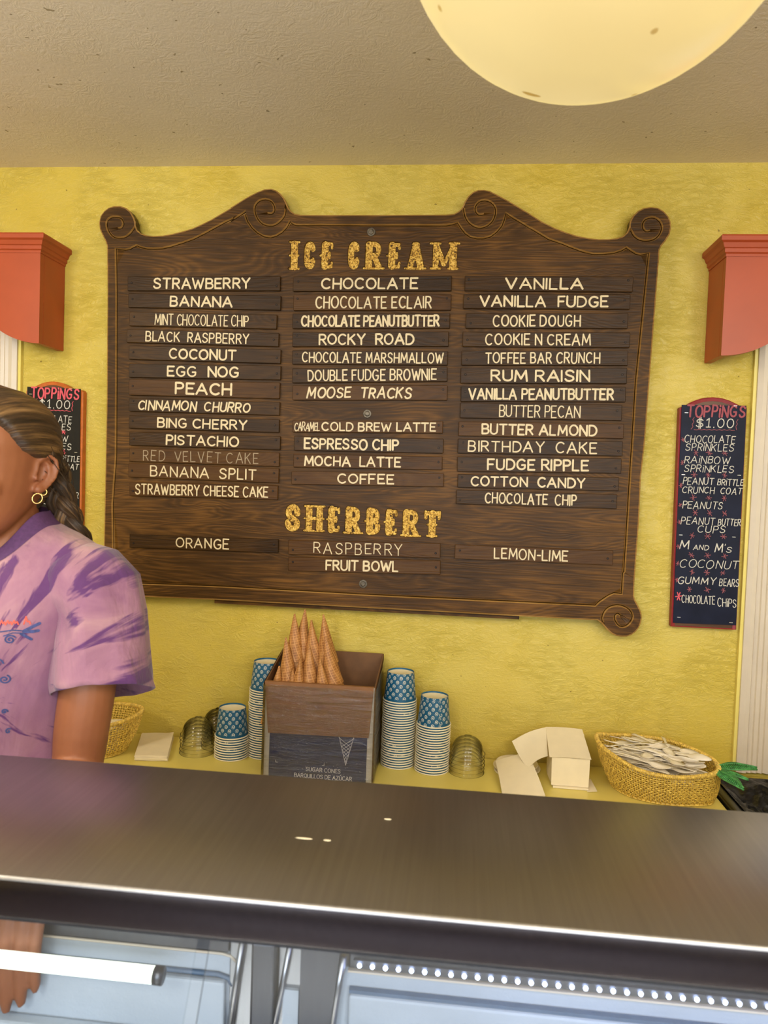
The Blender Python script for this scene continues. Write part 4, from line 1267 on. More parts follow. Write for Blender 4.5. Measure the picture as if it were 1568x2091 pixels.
bq('flap_fold', [(XL - .002, YF - .0045, ZF + .001), (XR - .001, YF - .0045, ZF + .001), (XR - .001, YF + .004, ZF + .0012), (XL - .002, YF + .004, ZF + .0012)], M_card, .001)
bq('blue_label', [(XL + .014, YF - .0034, ZS + .001), (XR - .013, YF - .0034, ZS + .001), (XR - .013, YF - .0034, .885), (XL + .014, YF - .0034, .885)], M_bluebox, .0006)
# printed cone outline, corner marks and words on the label
M_print = plain('white_ink', (205, 200, 205), 0.5, grain=0.02)
px0 = -0.2465; tw = .019; zc0 = .868; zc1 = .800
cone = [[(px0 - tw, zc0 + .006), (px0, zc1)], [(px0 + tw, zc0 + .006), (px0, zc1)]]
for i in range(7):
    t0 = i / 7
    xa = px0 - tw * (1 - t0); za = zc0 - (zc0 - zc1) * t0
    t1 = min(1, t0 + .34 - t0 * .2)
    xb = px0 + tw * (1 - t1); zb = zc0 - (zc0 - zc1) * t1
    cone += [[(xa, za), (xb, zb)], [(2 * px0 - xa, za), (2 * px0 - xb, zb)]]
cone += [[(-.422, .800), (-.422, .795), (-.417, .795)], [(-.300, .800), (-.300, .795), (-.305, .795)]]
lettering('label_print', cone, lambda a, b_: (a + .315, b_ - ZS), .0006, M_print, bx, YF - .0045 + .13)
rr = random.Random(3)
s1, L1 = text_strokes('SUGAR CONES', .22, .4)
lettering('label_print', s1, lambda u, v: (-.345 + u * .086 / L1 + .315, .7785 + v * .0095 - ZS), .0008, M_print, bx, YF - .0045 + .13)
s1, L1 = text_strokes('BARQUILLOS DE AZ\u00daCAR', .22, .4)
lettering('label_print', s1, lambda u, v: (-.374 + u * .144 / L1 + .315, .7615 + v * .0095 - ZS), .0008, M_print, bx, YF - .0045 + .13)


def wrap_mat():
    t = NT('clear_shrink_wrap')
    nt = t.t; nt.nodes.remove(t.b)
    v = t.coord('Object', (7, 7, 60), (0, .08, 0))
    f = t.noise(v, 1.4, 5, .65, 1.2)
    bp = t.n('ShaderNodeBump'); bp.inputs['Strength'].default_value = .8; bp.inputs['Distance'].default_value = .008
    t.l(f, bp.inputs['Height'])
    tr = t.n('ShaderNodeBsdfTransparent'); tr.inputs[0].default_value = (.97, .97, .97, 1)
    gl = t.n('ShaderNodeBsdfGlossy'); gl.inputs['Roughness'].default_value = .14
    t.l(bp.outputs[0], gl.inputs['Normal'])
    fr = t.n('ShaderNodeFresnel'); fr.inputs[0].default_value = 1.45; t.l(bp.outputs[0], fr.inputs['Normal'])
    mx = t.n('ShaderNodeMixShader'); t.l(t.math('ADD', t.math('MULTIPLY', fr.outputs[0], 1.6), .03), mx.inputs[0])
    t.l(tr.outputs[0], mx.inputs[1]); t.l(gl.outputs[0], mx.inputs[2])
    t.l(mx.outputs[0], nt.nodes['Material Output'].inputs['Surface'])
    return t.m


M_shrink = wrap_mat()
# wrap: a slightly rippled skin round front and sides
vs = []; fs = []; nx, nz = 40, 24; rr = random.Random(5)
path = [(XL - .006, YB + .004), (XL - .006, YF - .010), (XR + .006, YF - .010), (XR + .006, YB + .004)]
lens = [0]
for a, b_ in zip(path, path[1:]): lens.append(lens[-1] + math.dist(a, b_))
for i in range(nx + 1):
    d = lens[-1] * i / nx
    k = max(j for j in range(3) if lens[j] <= d + 1e-9); k = min(k, 2)
    t_ = (d - lens[k]) / (lens[k + 1] - lens[k]); x = path[k][0] + (path[k + 1][0] - path[k][0]) * t_; y = path[k][1] + (path[k + 1][1] - path[k][1]) * t_
    ztop = ZF + (ZB - ZF) * (y - YF) / (YB - YF) - .003
    for j in range(nz + 1):
        z = ZS + .001 + (ztop - ZS) * j / nz
        w_ = .0016 * noise.noise(Vector((x * 14, y * 14, z * 70)))
        vs.append((x + .315 + (w_ if k != 1 else 0), y + .13 + (w_ if k == 1 else 0), z - ZS))
for i in range(nx):
    for j in range(nz):
        a = i * (nz + 1) + j; fs.append((a, a + nz + 1, a + nz + 2, a + 1))
mesh_obj('plastic_wrap', vs, fs, M_shrink, bx, True)


def cone_mat():
    t = NT('sugar_cone_waffle')
    uvn = t.n('ShaderNodeUVMap'); sp = t.n('ShaderNodeSeparateXYZ'); t.l(uvn.outputs[0], sp.inputs[0])
    a = t.math('FRACT', t.math('ADD', t.math('MULTIPLY', sp.outputs[0], 11.0), t.math('MULTIPLY', sp.outputs[1], 3.0)))
    b = t.math('FRACT', t.math('SUBTRACT', t.math('MULTIPLY', sp.outputs[1], 19.0), t.math('MULTIPLY', sp.outputs[0], 2.0)))
    ra = t.math('ABSOLUTE', t.math('SUBTRACT', a, .5)); rb = t.math('ABSOLUTE', t.math('SUBTRACT', b, .5))
    g = t.math('MAXIMUM', t.math('GREATER_THAN', ra, .41), t.math('GREATER_THAN', rb, .40))
    v = t.coord('Object'); f = t.noise(v, 60, 4, .6)
    base = t.ramp(f, [(.3, lin((138, 84, 36))), (.55, lin((170, 114, 56))), (.75, lin((190, 138, 78)))])
    t.col(t.mix(t.math('MULTIPLY', g, .55), base, lin((224, 168, 104))))
    t.bump(t.math('ADD', g, t.math('MULTIPLY', f, .6)), .6, .0012)
    t.set(rough=.55)
    return t.m


M_cone = cone_mat()


def make_cone():
    n, m = 36, 14; L = .122; vs = []; fs = []; uv = []
    for j in range(m + 1):
        t_ = j / m; z = L * t_
        for k in range(n + 1):
            a = 2 * PI * k / n
            r = (.0262 * (1 - t_) + .0016) * (1 + .07 * k / n) + (.0006 * math.sin(a * 3 + t_ * 5))
            zz = z - (.004 * k / n if j == 0 else 0) + (.0012 * math.sin(a * 4) if j == 0 else 0)
            vs.append((r * math.cos(a), r * math.sin(a), zz))
    for j in range(m):
        for k in range(n):
            a = j * (n + 1) + k; fs.append((a, a + 1, a + n + 2, a + n + 1)); uv += [(k / n, j / m), ((k + 1) / n, j / m), ((k + 1) / n, (j + 1) / m), (k / n, (j + 1) / m)]
    # seam step and tip
    for j in range(m):
        a = j * (n + 1); fs.append((a, a + n + 1, a + n + 1 + n, a + n)); uv += [(0, 0)] * 4
    fs.append(tuple(m * (n + 1) + k for k in range(n + 1))); uv += [(0, 0)] * (n + 1)
    # inner wall gives the rim its thickness
    base = len(vs)
    for z, s_ in ((-.001, .93), (.08, .33)):
        for k in range(n): a = 2 * PI * k / n; vs.append((.0275 * s_ * math.cos(a), .0275 * s_ * math.sin(a), z))
    for k in range(n):
        k2 = (k + 1) % n
        fs.append((k, base + k, base + k2, k + 1)); uv += [(0, 0)] * 4
        fs.append((base + k, base + n + k, base + n + k2, base + k2)); uv += [(0, 0)] * 4
    o = mesh_obj('sugar_cone', vs, fs, M_cone, None, True)
    ul = o.data.uv_layers.new(name='UVMap')
    for i, q in enumerate(uv): ul.data[i].uv = q
    auto_smooth(o, .8)
    return o


cone0 = make_cone(); cone_used = [False]
# (tip x, y, z), lean x, lean y, how many nested
CONES = [((-.4085, -.125, 1.149), -.05, .03, 4, .024, 'rear cone column at the left'),
         ((-.3855, -.105, 1.158), .04, .06, 5, .026, 'rear cone column, tallest tip'),
         ((-.3650, -.120, 1.134), -.10, .02, 4, .022, 'cone column right of the tallest tip'),
         ((-.3340, -.120, 1.150), -.14, .04, 5, .020, 'rear cone column at the right'),
         ((-.4205, -.165, 1.094), -.09, .02, 3, .026, 'front cone column at the left'),
         ((-.3590, -.168, 1.082), -.04, .02, 4, .024, 'front cone column in the middle'),
         ((-.4300, -.190, 1.026), .10, .0, 2, .024, 'lowest cone column in the left corner'),
         ((-.4170, -.182, 1.030), -.12, .0, 2, .024, 'low cone column next to the left corner'),
         ((-.3940, -.195, 1.018), .0, .0, 2, .024, 'small low cone column in the middle'),
         ((-.3750, -.196, 1.050), .05, .0, 3, .024, 'low cone column in front of the middle'),
         ((-.3270, -.185, 1.050), -.13, .02, 4, .018, 'front cone column at the right'),
         ((-.3210, -.150, 1.100), -.20, .02, 5, .018, 'leaning cone column at the right')]
for (tx, ty, tz), lx, ly, n, pit, where in CONES:
    # cone axis: leaning (top moves by -lx per metre)
    ax = Vector((lx, ly, 1)).normalized()
    q = Vector((0, 0, 1)).rotation_difference(ax)
    for k in range(n):
        tip = Vector((tx, ty, tz)) - ax * (k * pit)
        if (tip - ax * .122).z < ZS + .006 or (n > 2 and k >= n): break
        c = cone0 if not cone_used[0] else cone0.copy()
        if cone_used[0]: COL.objects.link(c)
        cone_used[0] = True
        rr = random.Random(int(tx * 1e4) + k)
        c.rotation_euler = (q @ Matrix.Rotation(rr.uniform(0, 6.28), 3, 'Z').to_quaternion()).to_euler()
        c.location = tip - ax * .122
        tag(c, ('top waffle sugar cone of the %s' % where) if k == 0 else ('%s waffle sugar cone down in the %s' % (ORD[k], where)), 'sugar cone', 'sugar cones in the box')

# ------------------------------------------------------------------ paper goods


def sheet_obj(name, corners, t, mat, parent=None, nx=8, ny=8, fn=None, loc=None):
    """thick sheet: corners a,b,c,d (a-b near edge); fn(u,v)->offset Vector"""
    a, b_, c, d = [Vector(p) for p in corners]
    nrm = (b_ - a).cross(d - a).normalized()
    if nrm.z < 0: nrm = -nrm
    L = Vector(loc) if loc else Vector((0, 0, 0))
    top = []; bot = []
    for j in range(ny + 1):
        for i in range(nx + 1):
            u, v = i / nx, j / ny
            p = a.lerp(b_, u).lerp(d.lerp(c, u), v)
            if fn: p = p + fn(u, v)
            bot.append(p - L); top.append(p + nrm * t - L)
    W_ = nx + 1; N = len(top); vs = bot + top; fs = []
    for j in range(ny):
        for i in range(nx):
            q = j * W_ + i
            fs.append((q, q + W_, q + W_ + 1, q + 1)); fs.append((N + q, N + q + 1, N + q + W_ + 1, N + q + W_))
    per = [i for i in range(W_)] + [j * W_ + nx for j in range(1, ny + 1)] + [ny * W_ + i for i in range(nx - 1, -1, -1)] + [j * W_ for j in range(ny - 1, 0, -1)]
    for i in range(len(per)):
        p, q = per[i], per[(i + 1) % len(per)]; fs.append((p, q, N + q, N + p))
    o = mesh_obj(name, vs, fs, mat, parent, False, loc); recalc(o); auto_smooth(o, .7)
    return o


for k in range(5):
    rr = random.Random(40 + k); dx, dy = rr.uniform(-.0025, .0025), rr.uniform(-.003, .003)
    z = ZS + .0004 + k * .0031
    pts = [(-.801 + dx, -.198 + dy, z), (-.718 + dx, -.186 + dy, z), (-.768 + dx, -.018 + dy, z), (-.853 + dx, -.036 + dy, z)]
    o = sheet_obj('paper_napkin', pts, .0026, M_paper, None, fn=lambda u, v: Vector((0, 0, .0004 * math.sin(u * 9 + k) + (.003 * max(0, u - .8) * max(0, v - .6) * 8 if k == 4 else 0))), loc=(-.785, -.11, z))
    tag(o, ['bottom folded white napkin of the stack beside the left basket', 'white napkin, second from the bottom of the folded stack', 'middle white napkin of the folded stack beside the left basket', 'white napkin, second from the top of the folded stack', 'top folded white napkin beside the left basket, one corner curled'][k], 'napkin', 'folded napkins by the left basket')

# white paper lids lying flat behind the leaning bag
for k, (cx_, cy_) in enumerate(((.180, -.080), (.192, -.066), (.178, -.072), (.186, -.062))):
    b = MB(); z = 0
    b.lathe([(.001, z), (.0525, z), (.0545, z + .001), (.0545, z + .0038), (.052, z + .0042), (.050, z + .003), (.001, z + .003)], 40)
    o = b.build('paper_disc', M_paper, None, True, loc=(cx_, cy_, ZS + .0005 + k * .0046)); recalc(o); auto_smooth(o, .7)
    tag(o, ['bottom round white paper lid of the pile under the leaning bag', 'round white paper lid, second from the bottom of the pile', 'round white paper lid, second from the top of the pile', 'top round white paper lid under the leaning white bag'][k], 'paper lid', 'flat round paper lids')
o = sheet_obj('paper_bag', [(.137, -.235, ZS + .002), (.240, -.232, ZS + .002), (.208, -.085, .812), (.128, -.085, .780)], .003, M_paper, None,
              fn=lambda u, v: Vector((0, 0, .004 * math.sin(v * PI) + .001 * math.sin(u * 7))), loc=(.178, -.16, ZS + .002))
tag(o, 'flat white paper bag leaning on the pile of round lids', 'paper bag')

# slouching pack of white bags with a loose top sheet
pk = empty('bag_pack', (.305, -.12, ZS), 'slouching pack of white paper bags left of the spoon basket', 'paper bags')
o = sheet_obj('bag_block', [(.262, -.165, ZS + .006), (.353, -.165, ZS + .006), (.353, -.072, ZS + .006), (.262, -.072, ZS + .006)], .070, M_paper, pk, 10, 10,
              fn=lambda u, v: Vector((.0015 * math.sin(v * 6), 0, 0)), loc=None)
for v_ in o.data.vertices:
    v_.co -= Vector((.305, -.12, ZS))
    if v_.co.z > .03: v_.co.z += (v_.co.y + .045) * .34; v_.co.x *= 1.02
o = sheet_obj('bottom_bag', [(.266, -.170, ZS + .0008), (.352, -.172, ZS + .0008), (.358, -.08, ZS + .0008), (.262, -.08, ZS + .0008)], .0045, M_paper, pk)
for v_ in o.data.vertices: v_.co -= Vector((.305, -.12, ZS))
o = sheet_obj('top_bag', [(.254, -.170, .834), (.356, -.169, .834), (.350, -.060, .8725), (.256, -.060, .8725)], .0016, M_paper, pk, fn=lambda u, v: Vector((0, 0, .002 * math.sin(u * 3.1))))
for v_ in o.data.vertices: v_.co -= Vector((.305, -.12, ZS))
o = sheet_obj('hanging_bag', [(.2535, -.150, .829), (.257, -.066, .874), (.170, -.075, .834), (.205, -.140, .790)], .0014, M_paper, pk,
              fn=lambda u, v: Vector((0, 0, .006 * math.sin(v * PI) - .004 * math.sin(u * PI) * v)))
for v_ in o.data.vertices: v_.co -= Vector((.305, -.12, ZS))
b = MB()
vs = []
sl = sheet_obj('curled_corner', [(.348, -.180, ZS + .0008), (.372, -.178, ZS + .0030), (.368, -.110, ZS + .0060), (.352, -.110, ZS + .0008)], .0010, M_paper, pk, 8, 8)
for v_ in sl.data.vertices: v_.co -= Vector((.305, -.12, ZS))

# ------------------------------------------------------------------ wicker baskets


def wicker(name, rim, base, zr, label, nst, rows, wr=.0013):
    """rim/base: closed lists of (x,y), zr(i)->rim height; world coordinates"""
    cx_ = sum(p[0] for p in rim) / len(rim); cy_ = sum(p[1] for p in rim) / len(rim)
    g = empty(name, (cx_, cy_, ZS), label, 'basket')
    R_ = smoothpts([(x, y, zr(x, y)) for x, y in rim], 12, True); B_ = smoothpts([(x, y, ZS + .004) for x, y in base], 12, True)
    n = len(R_); o0 = Vector((cx_, cy_, ZS))
    def at(u, v):
        i = u * n; k = int(i) % n; f = i - int(i)
        r = R_[k].lerp(R_[(k + 1) % n], f); b_ = B_[k].lerp(B_[(k + 1) % n], f)
        bulge = math.sin(v * PI) * .006
        out = (r - Vector((cx_, cy_, r.z))).normalized() * bulge
        return b_.lerp(r, v) + out - o0
    m = MB()
    for i in range(nst):
        u = i / nst; sl_ = .006
        pts = []
        for j in range(9):
            v = j / 8
            s_ = .0016 * (1 if (i + j) % 2 else -1)
            p = at((u + sl_ * (1 - v)) % 1, v); d = Vector((p.x, p.y, 0)).normalized()
            pts.append(p + d * s_)
        m.tube(pts, wr, 5)
    m.build('wicker_stakes', M_wick, g, True)['kind'] = 'stuff'
    m = MB()
    for r in range(rows):
        v = (r + .7) / (rows + .5)
        pts = [at(k / (nst), v) for k in range(nst)]
        pts = [p + Vector((p.x, p.y, 0)).normalized() * (.0018 if (k + r) % 2 else -.0018) for k, p in enumerate(pts)]
        m.tube(pts, wr * .95, 5, closed=True)
    m.build('wicker_weave', M_wick, g, True)['kind'] = 'stuff'
    # wrapped rim: core and coil
    m = MB(); core = [at(k / 60, 1) for k in range(60)]; m.tube(core, .0042, 10, closed=True); m.build('rim_core', M_wick, g, True)
    m = MB(); N = 1400; turns = 170; pts = []
    for k in range(N):
        u = k / N; c = at(u, 1); t_ = (at((u + .004) % 1, 1) - c).normalized(); up = Vector((0, 0, 1)); sd = t_.cross(up).normalized()
        a = 2 * PI * turns * u
        pts.append(c + sd * math.cos(a) * .0048 + up * math.sin(a) * .0048)
    m.tube(pts, .0011, 4, closed=True); m.build('rim_wrapping', M_wick, g, True)
    m = MB(); core = [at(k / 60, .0) for k in range(60)]; m.tube(core, .0030, 8, closed=True); m.build('foot_rim', M_wick, g, True)
    m = MB(); bpts = [at(k / 48, .0) for k in range(48)]; m.add([p + Vector((0, 0, .001)) for p in bpts] + [Vector((p.x * .99, p.y * .99, p.z + .0035)) for p in bpts],
          [tuple(range(47, -1, -1)), tuple(range(48, 96))] + [(k, (k + 1) % 48, 48 + (k + 1) % 48, 48 + k) for k in range(48)])
    m.build('basket_floor', M_wick, g)
    return g


rimR = [(.383, -.085), (.425, -.047), (.475, -.036), (.557, -.052), (.602, -.105), (.634, -.185), (.630, -.250), (.602, -.283), (.545, -.303), (.492, -.305), (.442, -.282), (.402, -.237), (.380, -.166)]
baseR = [(.535 + (x - .505) * .96, -.135 + (y + .17) * .66) for x, y in rimR]
baseR = [(.530 + (x - .505) * .90, -.140 + (y + .17) * .62) for x, y in rimR]
gR = wicker('spoon_basket', rimR, baseR, lambda x, y: .858 + .006 * ((x - .505) / .13) ** 2 + (.006 if x < .42 else 0), 'golden wicker basket heaped with white spoons, green leaves at its right end', 116, 15, .0016)
rimL = [(-.935 + .118 * math.cos(a), -.140 + .108 * math.sin(a)) for a in [2 * PI * k / 14 for k in range(14)]]
baseL = [(-.940 + .085 * math.cos(a), -.140 + .078 * math.sin(a)) for a in [2 * PI * k / 14 for k in range(14)]]
wicker('napkin_basket', rimL, baseL, lambda x, y: .850 + .012 * ((x + .935) / .118) ** 2, 'round golden wicker basket behind the arm of the worker', 88, 14, .0016)
for k in range(3):
    o = sheet_obj('folded_paper', [(-.995, -.20, .800 + k * .008), (-.875, -.20, .800 + k * .008), (-.880, -.085, .802 + k * .008), (-.99, -.085, .802 + k * .008)], .006, M_paper, None, loc=(-.935, -.14, .800 + k * .008),
                  fn=lambda u, v: Vector((.003 * math.sin(k * 2.1), 0, .002 * math.sin(u * 5 + k))))
    tag(o, ['lowest folded white paper in the left basket', 'middle folded white paper in the left basket', 'top folded white paper in the left basket'][k], 'napkin', 'papers in the left basket')
m = MB(); m.lathe([(.001, .800 - .0), (.060, .800), (.065, .770), (.066, ZS + .008), (.001, ZS + .008)], 24); 
o = m.build('paper_pile', M_paper, None, True); o.location = (-.938, -.14, -.001); recalc(o); auto_smooth(o, .6)
tag(o, 'white paper bundle at the bottom of the left basket', 'paper')

# woven green leaves tied to the right end of the spoon basket


def leaf(name, base, tip, width, lift):
    base = Vector(base); tip = Vector(tip); ax = (tip - base); L = ax.length; ax.normalize()
    sd = ax.cross(Vector((0, 0, 1))).normalized(); up = sd.cross(ax).normalized()
    m = MB(); o0 = Vector(gR.location)
    def edge(t_, s_):
        w_ = width * math.sin(PI * (t_ ** .8)) * s_
        return base + ax * L * t_ + sd * w_ + up * (lift * math.sin(PI * t_) - abs(s_) * width * .25) - o0
    for s_ in (1, -1): m.tube([edge(t_ / 14, s_) for t_ in range(15)], .0020, 6)
    m.tube([edge(t_ / 14, 0) for t_ in range(15)], .0020, 6)
    for k in range(1, 22):
        t_ = k / 22
        for s_ in (1, -1):
            a = edge(t_ - .04 if t_ > .05 else .01, 0); b_ = edge(min(.99, t_ + .02), s_ * .98)
            m.tube([a, a.lerp(b_, .5) + up * .0012, b_], .0014, 4)
    # woven membrane between the ribs
    vs = []; fs = []
    for i in range(15):
        for s_ in (-.96, -.5, 0, .5, .96): vs.append(edge(i / 14, s_) - up * .0004)
    for i in range(14):
        for j in range(4): q = i * 5 + j; fs.append((q, q + 1, q + 6, q + 5))
    m.add(vs, fs)
    return m.build(name, M_green, gR, True)


leaf('leaf', (.630, -.235, .866), (.716, -.245, .872), .022, .006)
leaf('leaf', (.622, -.262, .866), (.652, -.340, .858), .018, .004)
leaf('leaf', (.628, -.255, .863), (.680, -.292, .860), .010, .004)

# ------------------------------------------------------------------ plastic spoons


def make_spoon():
    L = .145; n = 22; vs = []; fs = []
    for i in range(n + 1):
        t_ = i / n; x = L * t_
        if t_ < .66:
            w_ = .0050 - .0018 * math.sin(PI * min(1, t_ / .66) * .9); w_ = max(.0028, w_); z = .0012 * math.sin(t_ * 6); dip = .0008
            if t_ == 0: w_ = .0025
        else:
            q = (t_ - .66) / .34; w_ = .0028 + .0125 * math.sin(PI * min(1, q ** .75)) ** .75 if q < 1 else .002; z = -.002 * math.sin(q * PI); dip = .0055 * math.sin(PI * q)
        for s_ in (-1, -.5, 0, .5, 1): vs.append((x, w_ * s_, z - dip * (1 - s_ * s_)))
    N = len(vs)
    vs += [(x, y * .97, z - .0012) for x, y, z in vs]
    for i in range(n):
        for j in range(4):
            q = i * 5 + j; fs.append((q, q + 5, q + 6, q + 1)); fs.append((N + q, N + q + 1, N + q + 6, N + q + 5))
    per = [0, 1, 2, 3, 4] + [i * 5 + 4 for i in range(1, n + 1)] + [n * 5 + j for j in (3, 2, 1, 0)] + [i * 5 for i in range(n - 1, 0, -1)]
    for i in range(len(per)): p, q = per[i], per[(i + 1) % len(per)]; fs.append((p, q, N + q, N + p))
    o = mesh_obj('plastic_spoon', vs, fs, M_spoon, None, True); recalc(o)
    return o


spoon0 = make_spoon()
rs = random.Random(21); first = True


def inside(x, y, sc):
    cx_, cy_ = .508, -.170; x = cx_ + (x - cx_) / sc; y = cy_ + (y - cy_) / sc; c = False
    for i in range(len(rimR)):
        (x1, y1), (x2, y2) = rimR[i - 1], rimR[i]
        if (y1 > y) != (y2 > y) and x < (x2 - x1) * (y - y1) / (y2 - y1) + x1: c = not c
    return c


axd = Vector((.16, -.10, 0)).normalized(); nd = Vector((-axd.y, axd.x, 0))
NS = 84; k = 0
while k < NS:
    lvl = k / NS
    c = Vector((.508, -.172, 0)) + axd * rs.uniform(-.07, .07) + nd * rs.uniform(-.085, .085)
    ang = math.atan2(axd.y, axd.x) + rs.gauss(0, .17) + (PI if rs.random() < .25 else 0)
    top = k > NS - 7
    if top: ang += rs.choice((-.8, .8, .6))
    d = Vector((math.cos(ang), math.sin(ang), 0))
    z = .826 + lvl * .050
    p = rs.uniform(-.10, .04) if not top else rs.uniform(-.16, 0)
    e0 = c - d * .0725; e1 = c + d * .0725
    sc = (.90 if z < .862 else .97) - (.03 if z < .84 else 0)
    if not (inside(e0.x, e0.y, sc) and inside(e1.x, e1.y, sc + (.12 if top else 0))): continue
    o = spoon0 if first else spoon0.copy()
    if not first: COL.objects.link(o)
    first = False
    o.location = (e0.x, e0.y, z + math.sin(p) * .0725)
    o.rotation_euler = (rs.gauss(0, .25) + (PI if rs.random() < .2 else 0), p, ang)
    tag(o, 'white plastic spoon lying in the heap in the spoon basket', 'spoon', 'white spoons heaped in the right basket')
    k += 1

# ------------------------------------------------------------------ black bin at the right end of the worktop
bn = empty('waste_bin', (.86, -.19, 0), 'black lined waste bin under the right window casing', 'bin')
X0, X1, Y0, Y1, ZT = .672, 1.06, -.40, -.032, .768
m = MB()
prof = [(0, 0.0, .03), (0, .70, 0), (-.008, .705, 0), (-.008, ZT, 0), (.020, ZT, 0), (.024, ZT - .012, 0), (.020, .72, 0), (.03, .05, 0)]
rg = []
for ins_, z, tp in [(.03, 0, 0), (.004, .715, 0), (-.002, .72, 0), (-.002, ZT - .004, 0), (.002, ZT, 0), (.020, ZT, 0), (.026, ZT - .01, 0), (.028, .60, 0)]:
    rg.append([(X0 + ins_ - .86, Y0 + ins_ + .19, z), (X1 - ins_ - .86, Y0 + ins_ + .19, z), (X1 - ins_ - .86, Y1 - ins_ + .19, z), (X0 + ins_ - .86, Y1 - ins_ + .19, z)])
m.rings(rg, True, True)
o = m.build('bin_body', M_black, bn, bevel=.003); recalc(o)
vs = []; fs = []; n = 40
for j in range(n + 1):
    for i in range(n + 1):
        u, v = i / n, j / n
        e = min(u, 1 - u, v, 1 - v)
        z = ZT + .004 - .05 * min(1, e * 3.2) + .03 * noise.noise(Vector((u * 5, v * 5, 1.3))) * min(1, e * 8) + .012 * noise.noise(Vector((u * 14, v * 14, 4.1)))* min(1, e * 8)
        vs.append((X0 + .018 + (X1 - X0 - .036) * u - .86, Y0 + .018 + (Y1 - Y0 - .036) * v + .19, z))
for j in range(n):
    for i in range(n): q = j * (n + 1) + i; fs.append((q, q + 1, q + n + 2, q + n + 1))
mesh_obj('bin_liner', vs, fs, M_bag, bn, True)

# ------------------------------------------------------------------ ice cream display case
YFc, YBc, ZTc, ZLc = -1.416, -1.160, 1.150, 1.112
case = empty('ice_cream_case', (-.15, -1.35, 0), 'stainless ice cream display case with steel top and lit glass front', 'display case')
CO = Vector((-.15, -1.35, 0))


def cbox(name, x0, x1, y0, y1, z0, z1, mat, bevel=0.0, label=None):
    b = MB(); b.box(x0 - CO.x, x1 - CO.x, y0 - CO.y, y1 - CO.y, z0, z1)
    o = b.build(name, mat, case, bevel=bevel)
    if label: o['label'] = label
    return o


o = cbox('steel_top', -1.55, 1.3, YFc, YBc, ZLc, ZTc, M_steel, .0032)
auto_smooth(o, .9)
o.data.materials.append(M_lip)
for pl in o.data.polygons:
    if pl.normal.y < -.95: pl.material_index = 1
cbox('top_underside', -1.54, 1.29, YFc + .006, YBc - .003, ZLc - .004, ZLc - .0005, M_dsteel)
# sloping front glass, two panes
for x0, x1 in ((-1.53, -.2055), (-.1945, 1.28)):
    a, b_ = Vector((0, -1.403, 1.107)), Vector((0, -1.60, .78)); t_ = Vector((0, .005, .003))
    vs = []
    for x in (x0, x1):
        for p in (a, b_, b_ + t_, a + t_): vs.append((x - CO.x, p.y - CO.y, p.z))
    o = mesh_obj('front_glass', vs, [(0, 1, 2, 3), (7, 6, 5, 4), (0, 4, 5, 1), (1, 5, 6, 2), (2, 6, 7, 3), (3, 7, 4, 0)], M_glass, case); recalc(o)
cbox('lower_body', -1.53, 1.28, -1.61, -1.10, 0.0, .77, M_steel2, .004)
cbox('glass_sill', -1.53, 1.28, -1.62, -1.58, .7705, .79, M_steel2, .003)
for x in (-1.55, 1.28):
    vs = [(x - CO.x, y - CO.y, z) for y, z in ((-1.61, .775), (-1.11, .775), (-1.18, 1.107), (-1.405, 1.107))]; vs += [(a + .018, b_, c) for a, b_, c in vs]
    o = mesh_obj('end_panel', vs, [(0, 1, 2, 3), (7, 6, 5, 4), (0, 4, 5, 1), (1, 5, 6, 2), (2, 6, 7, 3), (3, 7, 4, 0)], M_steel2, case); recalc(o)
YR = -1.2
# left bay
cbox('rear_rail', -1.53, -.238, YR - .004, YR + .03, .958, .982, M_dsteel, .002)
cbox('rear_liner', -1.53, -.236, YR + .001, YR + .03, .780, .957, M_frost, label='frosty white rear liner of the left bay')
m = MB(); pts = [(-1.52 - CO.x, YR - .004 - CO.y, .957), (-.245 - CO.x, YR - .004 - CO.y, .957), (-.235 - CO.x, YR - .004 - CO.y, .955), (-.228 - CO.x, YR - .004 - CO.y, .949)]
m.tube(pts, .0016, 6); m.build('bright_bead', M_white, case, True)
m = MB(); pts = [(-1.52 - CO.x, YR - .002 - CO.y, .931), (-.250 - CO.x, YR - .002 - CO.y, .931), (-.238 - CO.x, YR - .002 - CO.y, .928), (-.233 - CO.x, YR - .002 - CO.y, .920)]
m.tube(pts, .0028, 6); m.build('gasket', M_seam, case, True)
cbox('frosted_panel', -1.53, -.240, YR - .010, YR, .786, .927, M_frost, .003)
cbox('frosted_step', -1.53, -.240, YR - .030, YR - .0105, .786, .868, M_frost, .004)
# glowing tube and hangers added for a lamp's reflection in the left glass
m = MB(); m.tube([(-1.45 - CO.x, -1.25 - CO.y, .957), (-.306 - CO.x, -1.25 - CO.y, .957)], .0088, 14); m.build('reflection_tube', M_tube, case, True)
m = MB(); m.tube([(-.3055 - CO.x, -1.25 - CO.y, .957), (-.296 - CO.x, -1.25 - CO.y, .957)], .0096, 14); m.build('tube_cap', M_dsteel, case, True)
for x in (-.70, -1.2):
    m = MB(); m.tube([(x - CO.x, -1.25 - CO.y, .964), (x - CO.x, -1.25 - CO.y, 1.109)], .002, 6); m.build('tube_hanger', M_steel2, case, True)
# divider between the bays
def ctube(name, pts, r, mat, n=8):
    m = MB(); m.tube([(x - CO.x, y - CO.y, z) for x, y, z in pts], r, n); return m.build(name, mat, case, True)


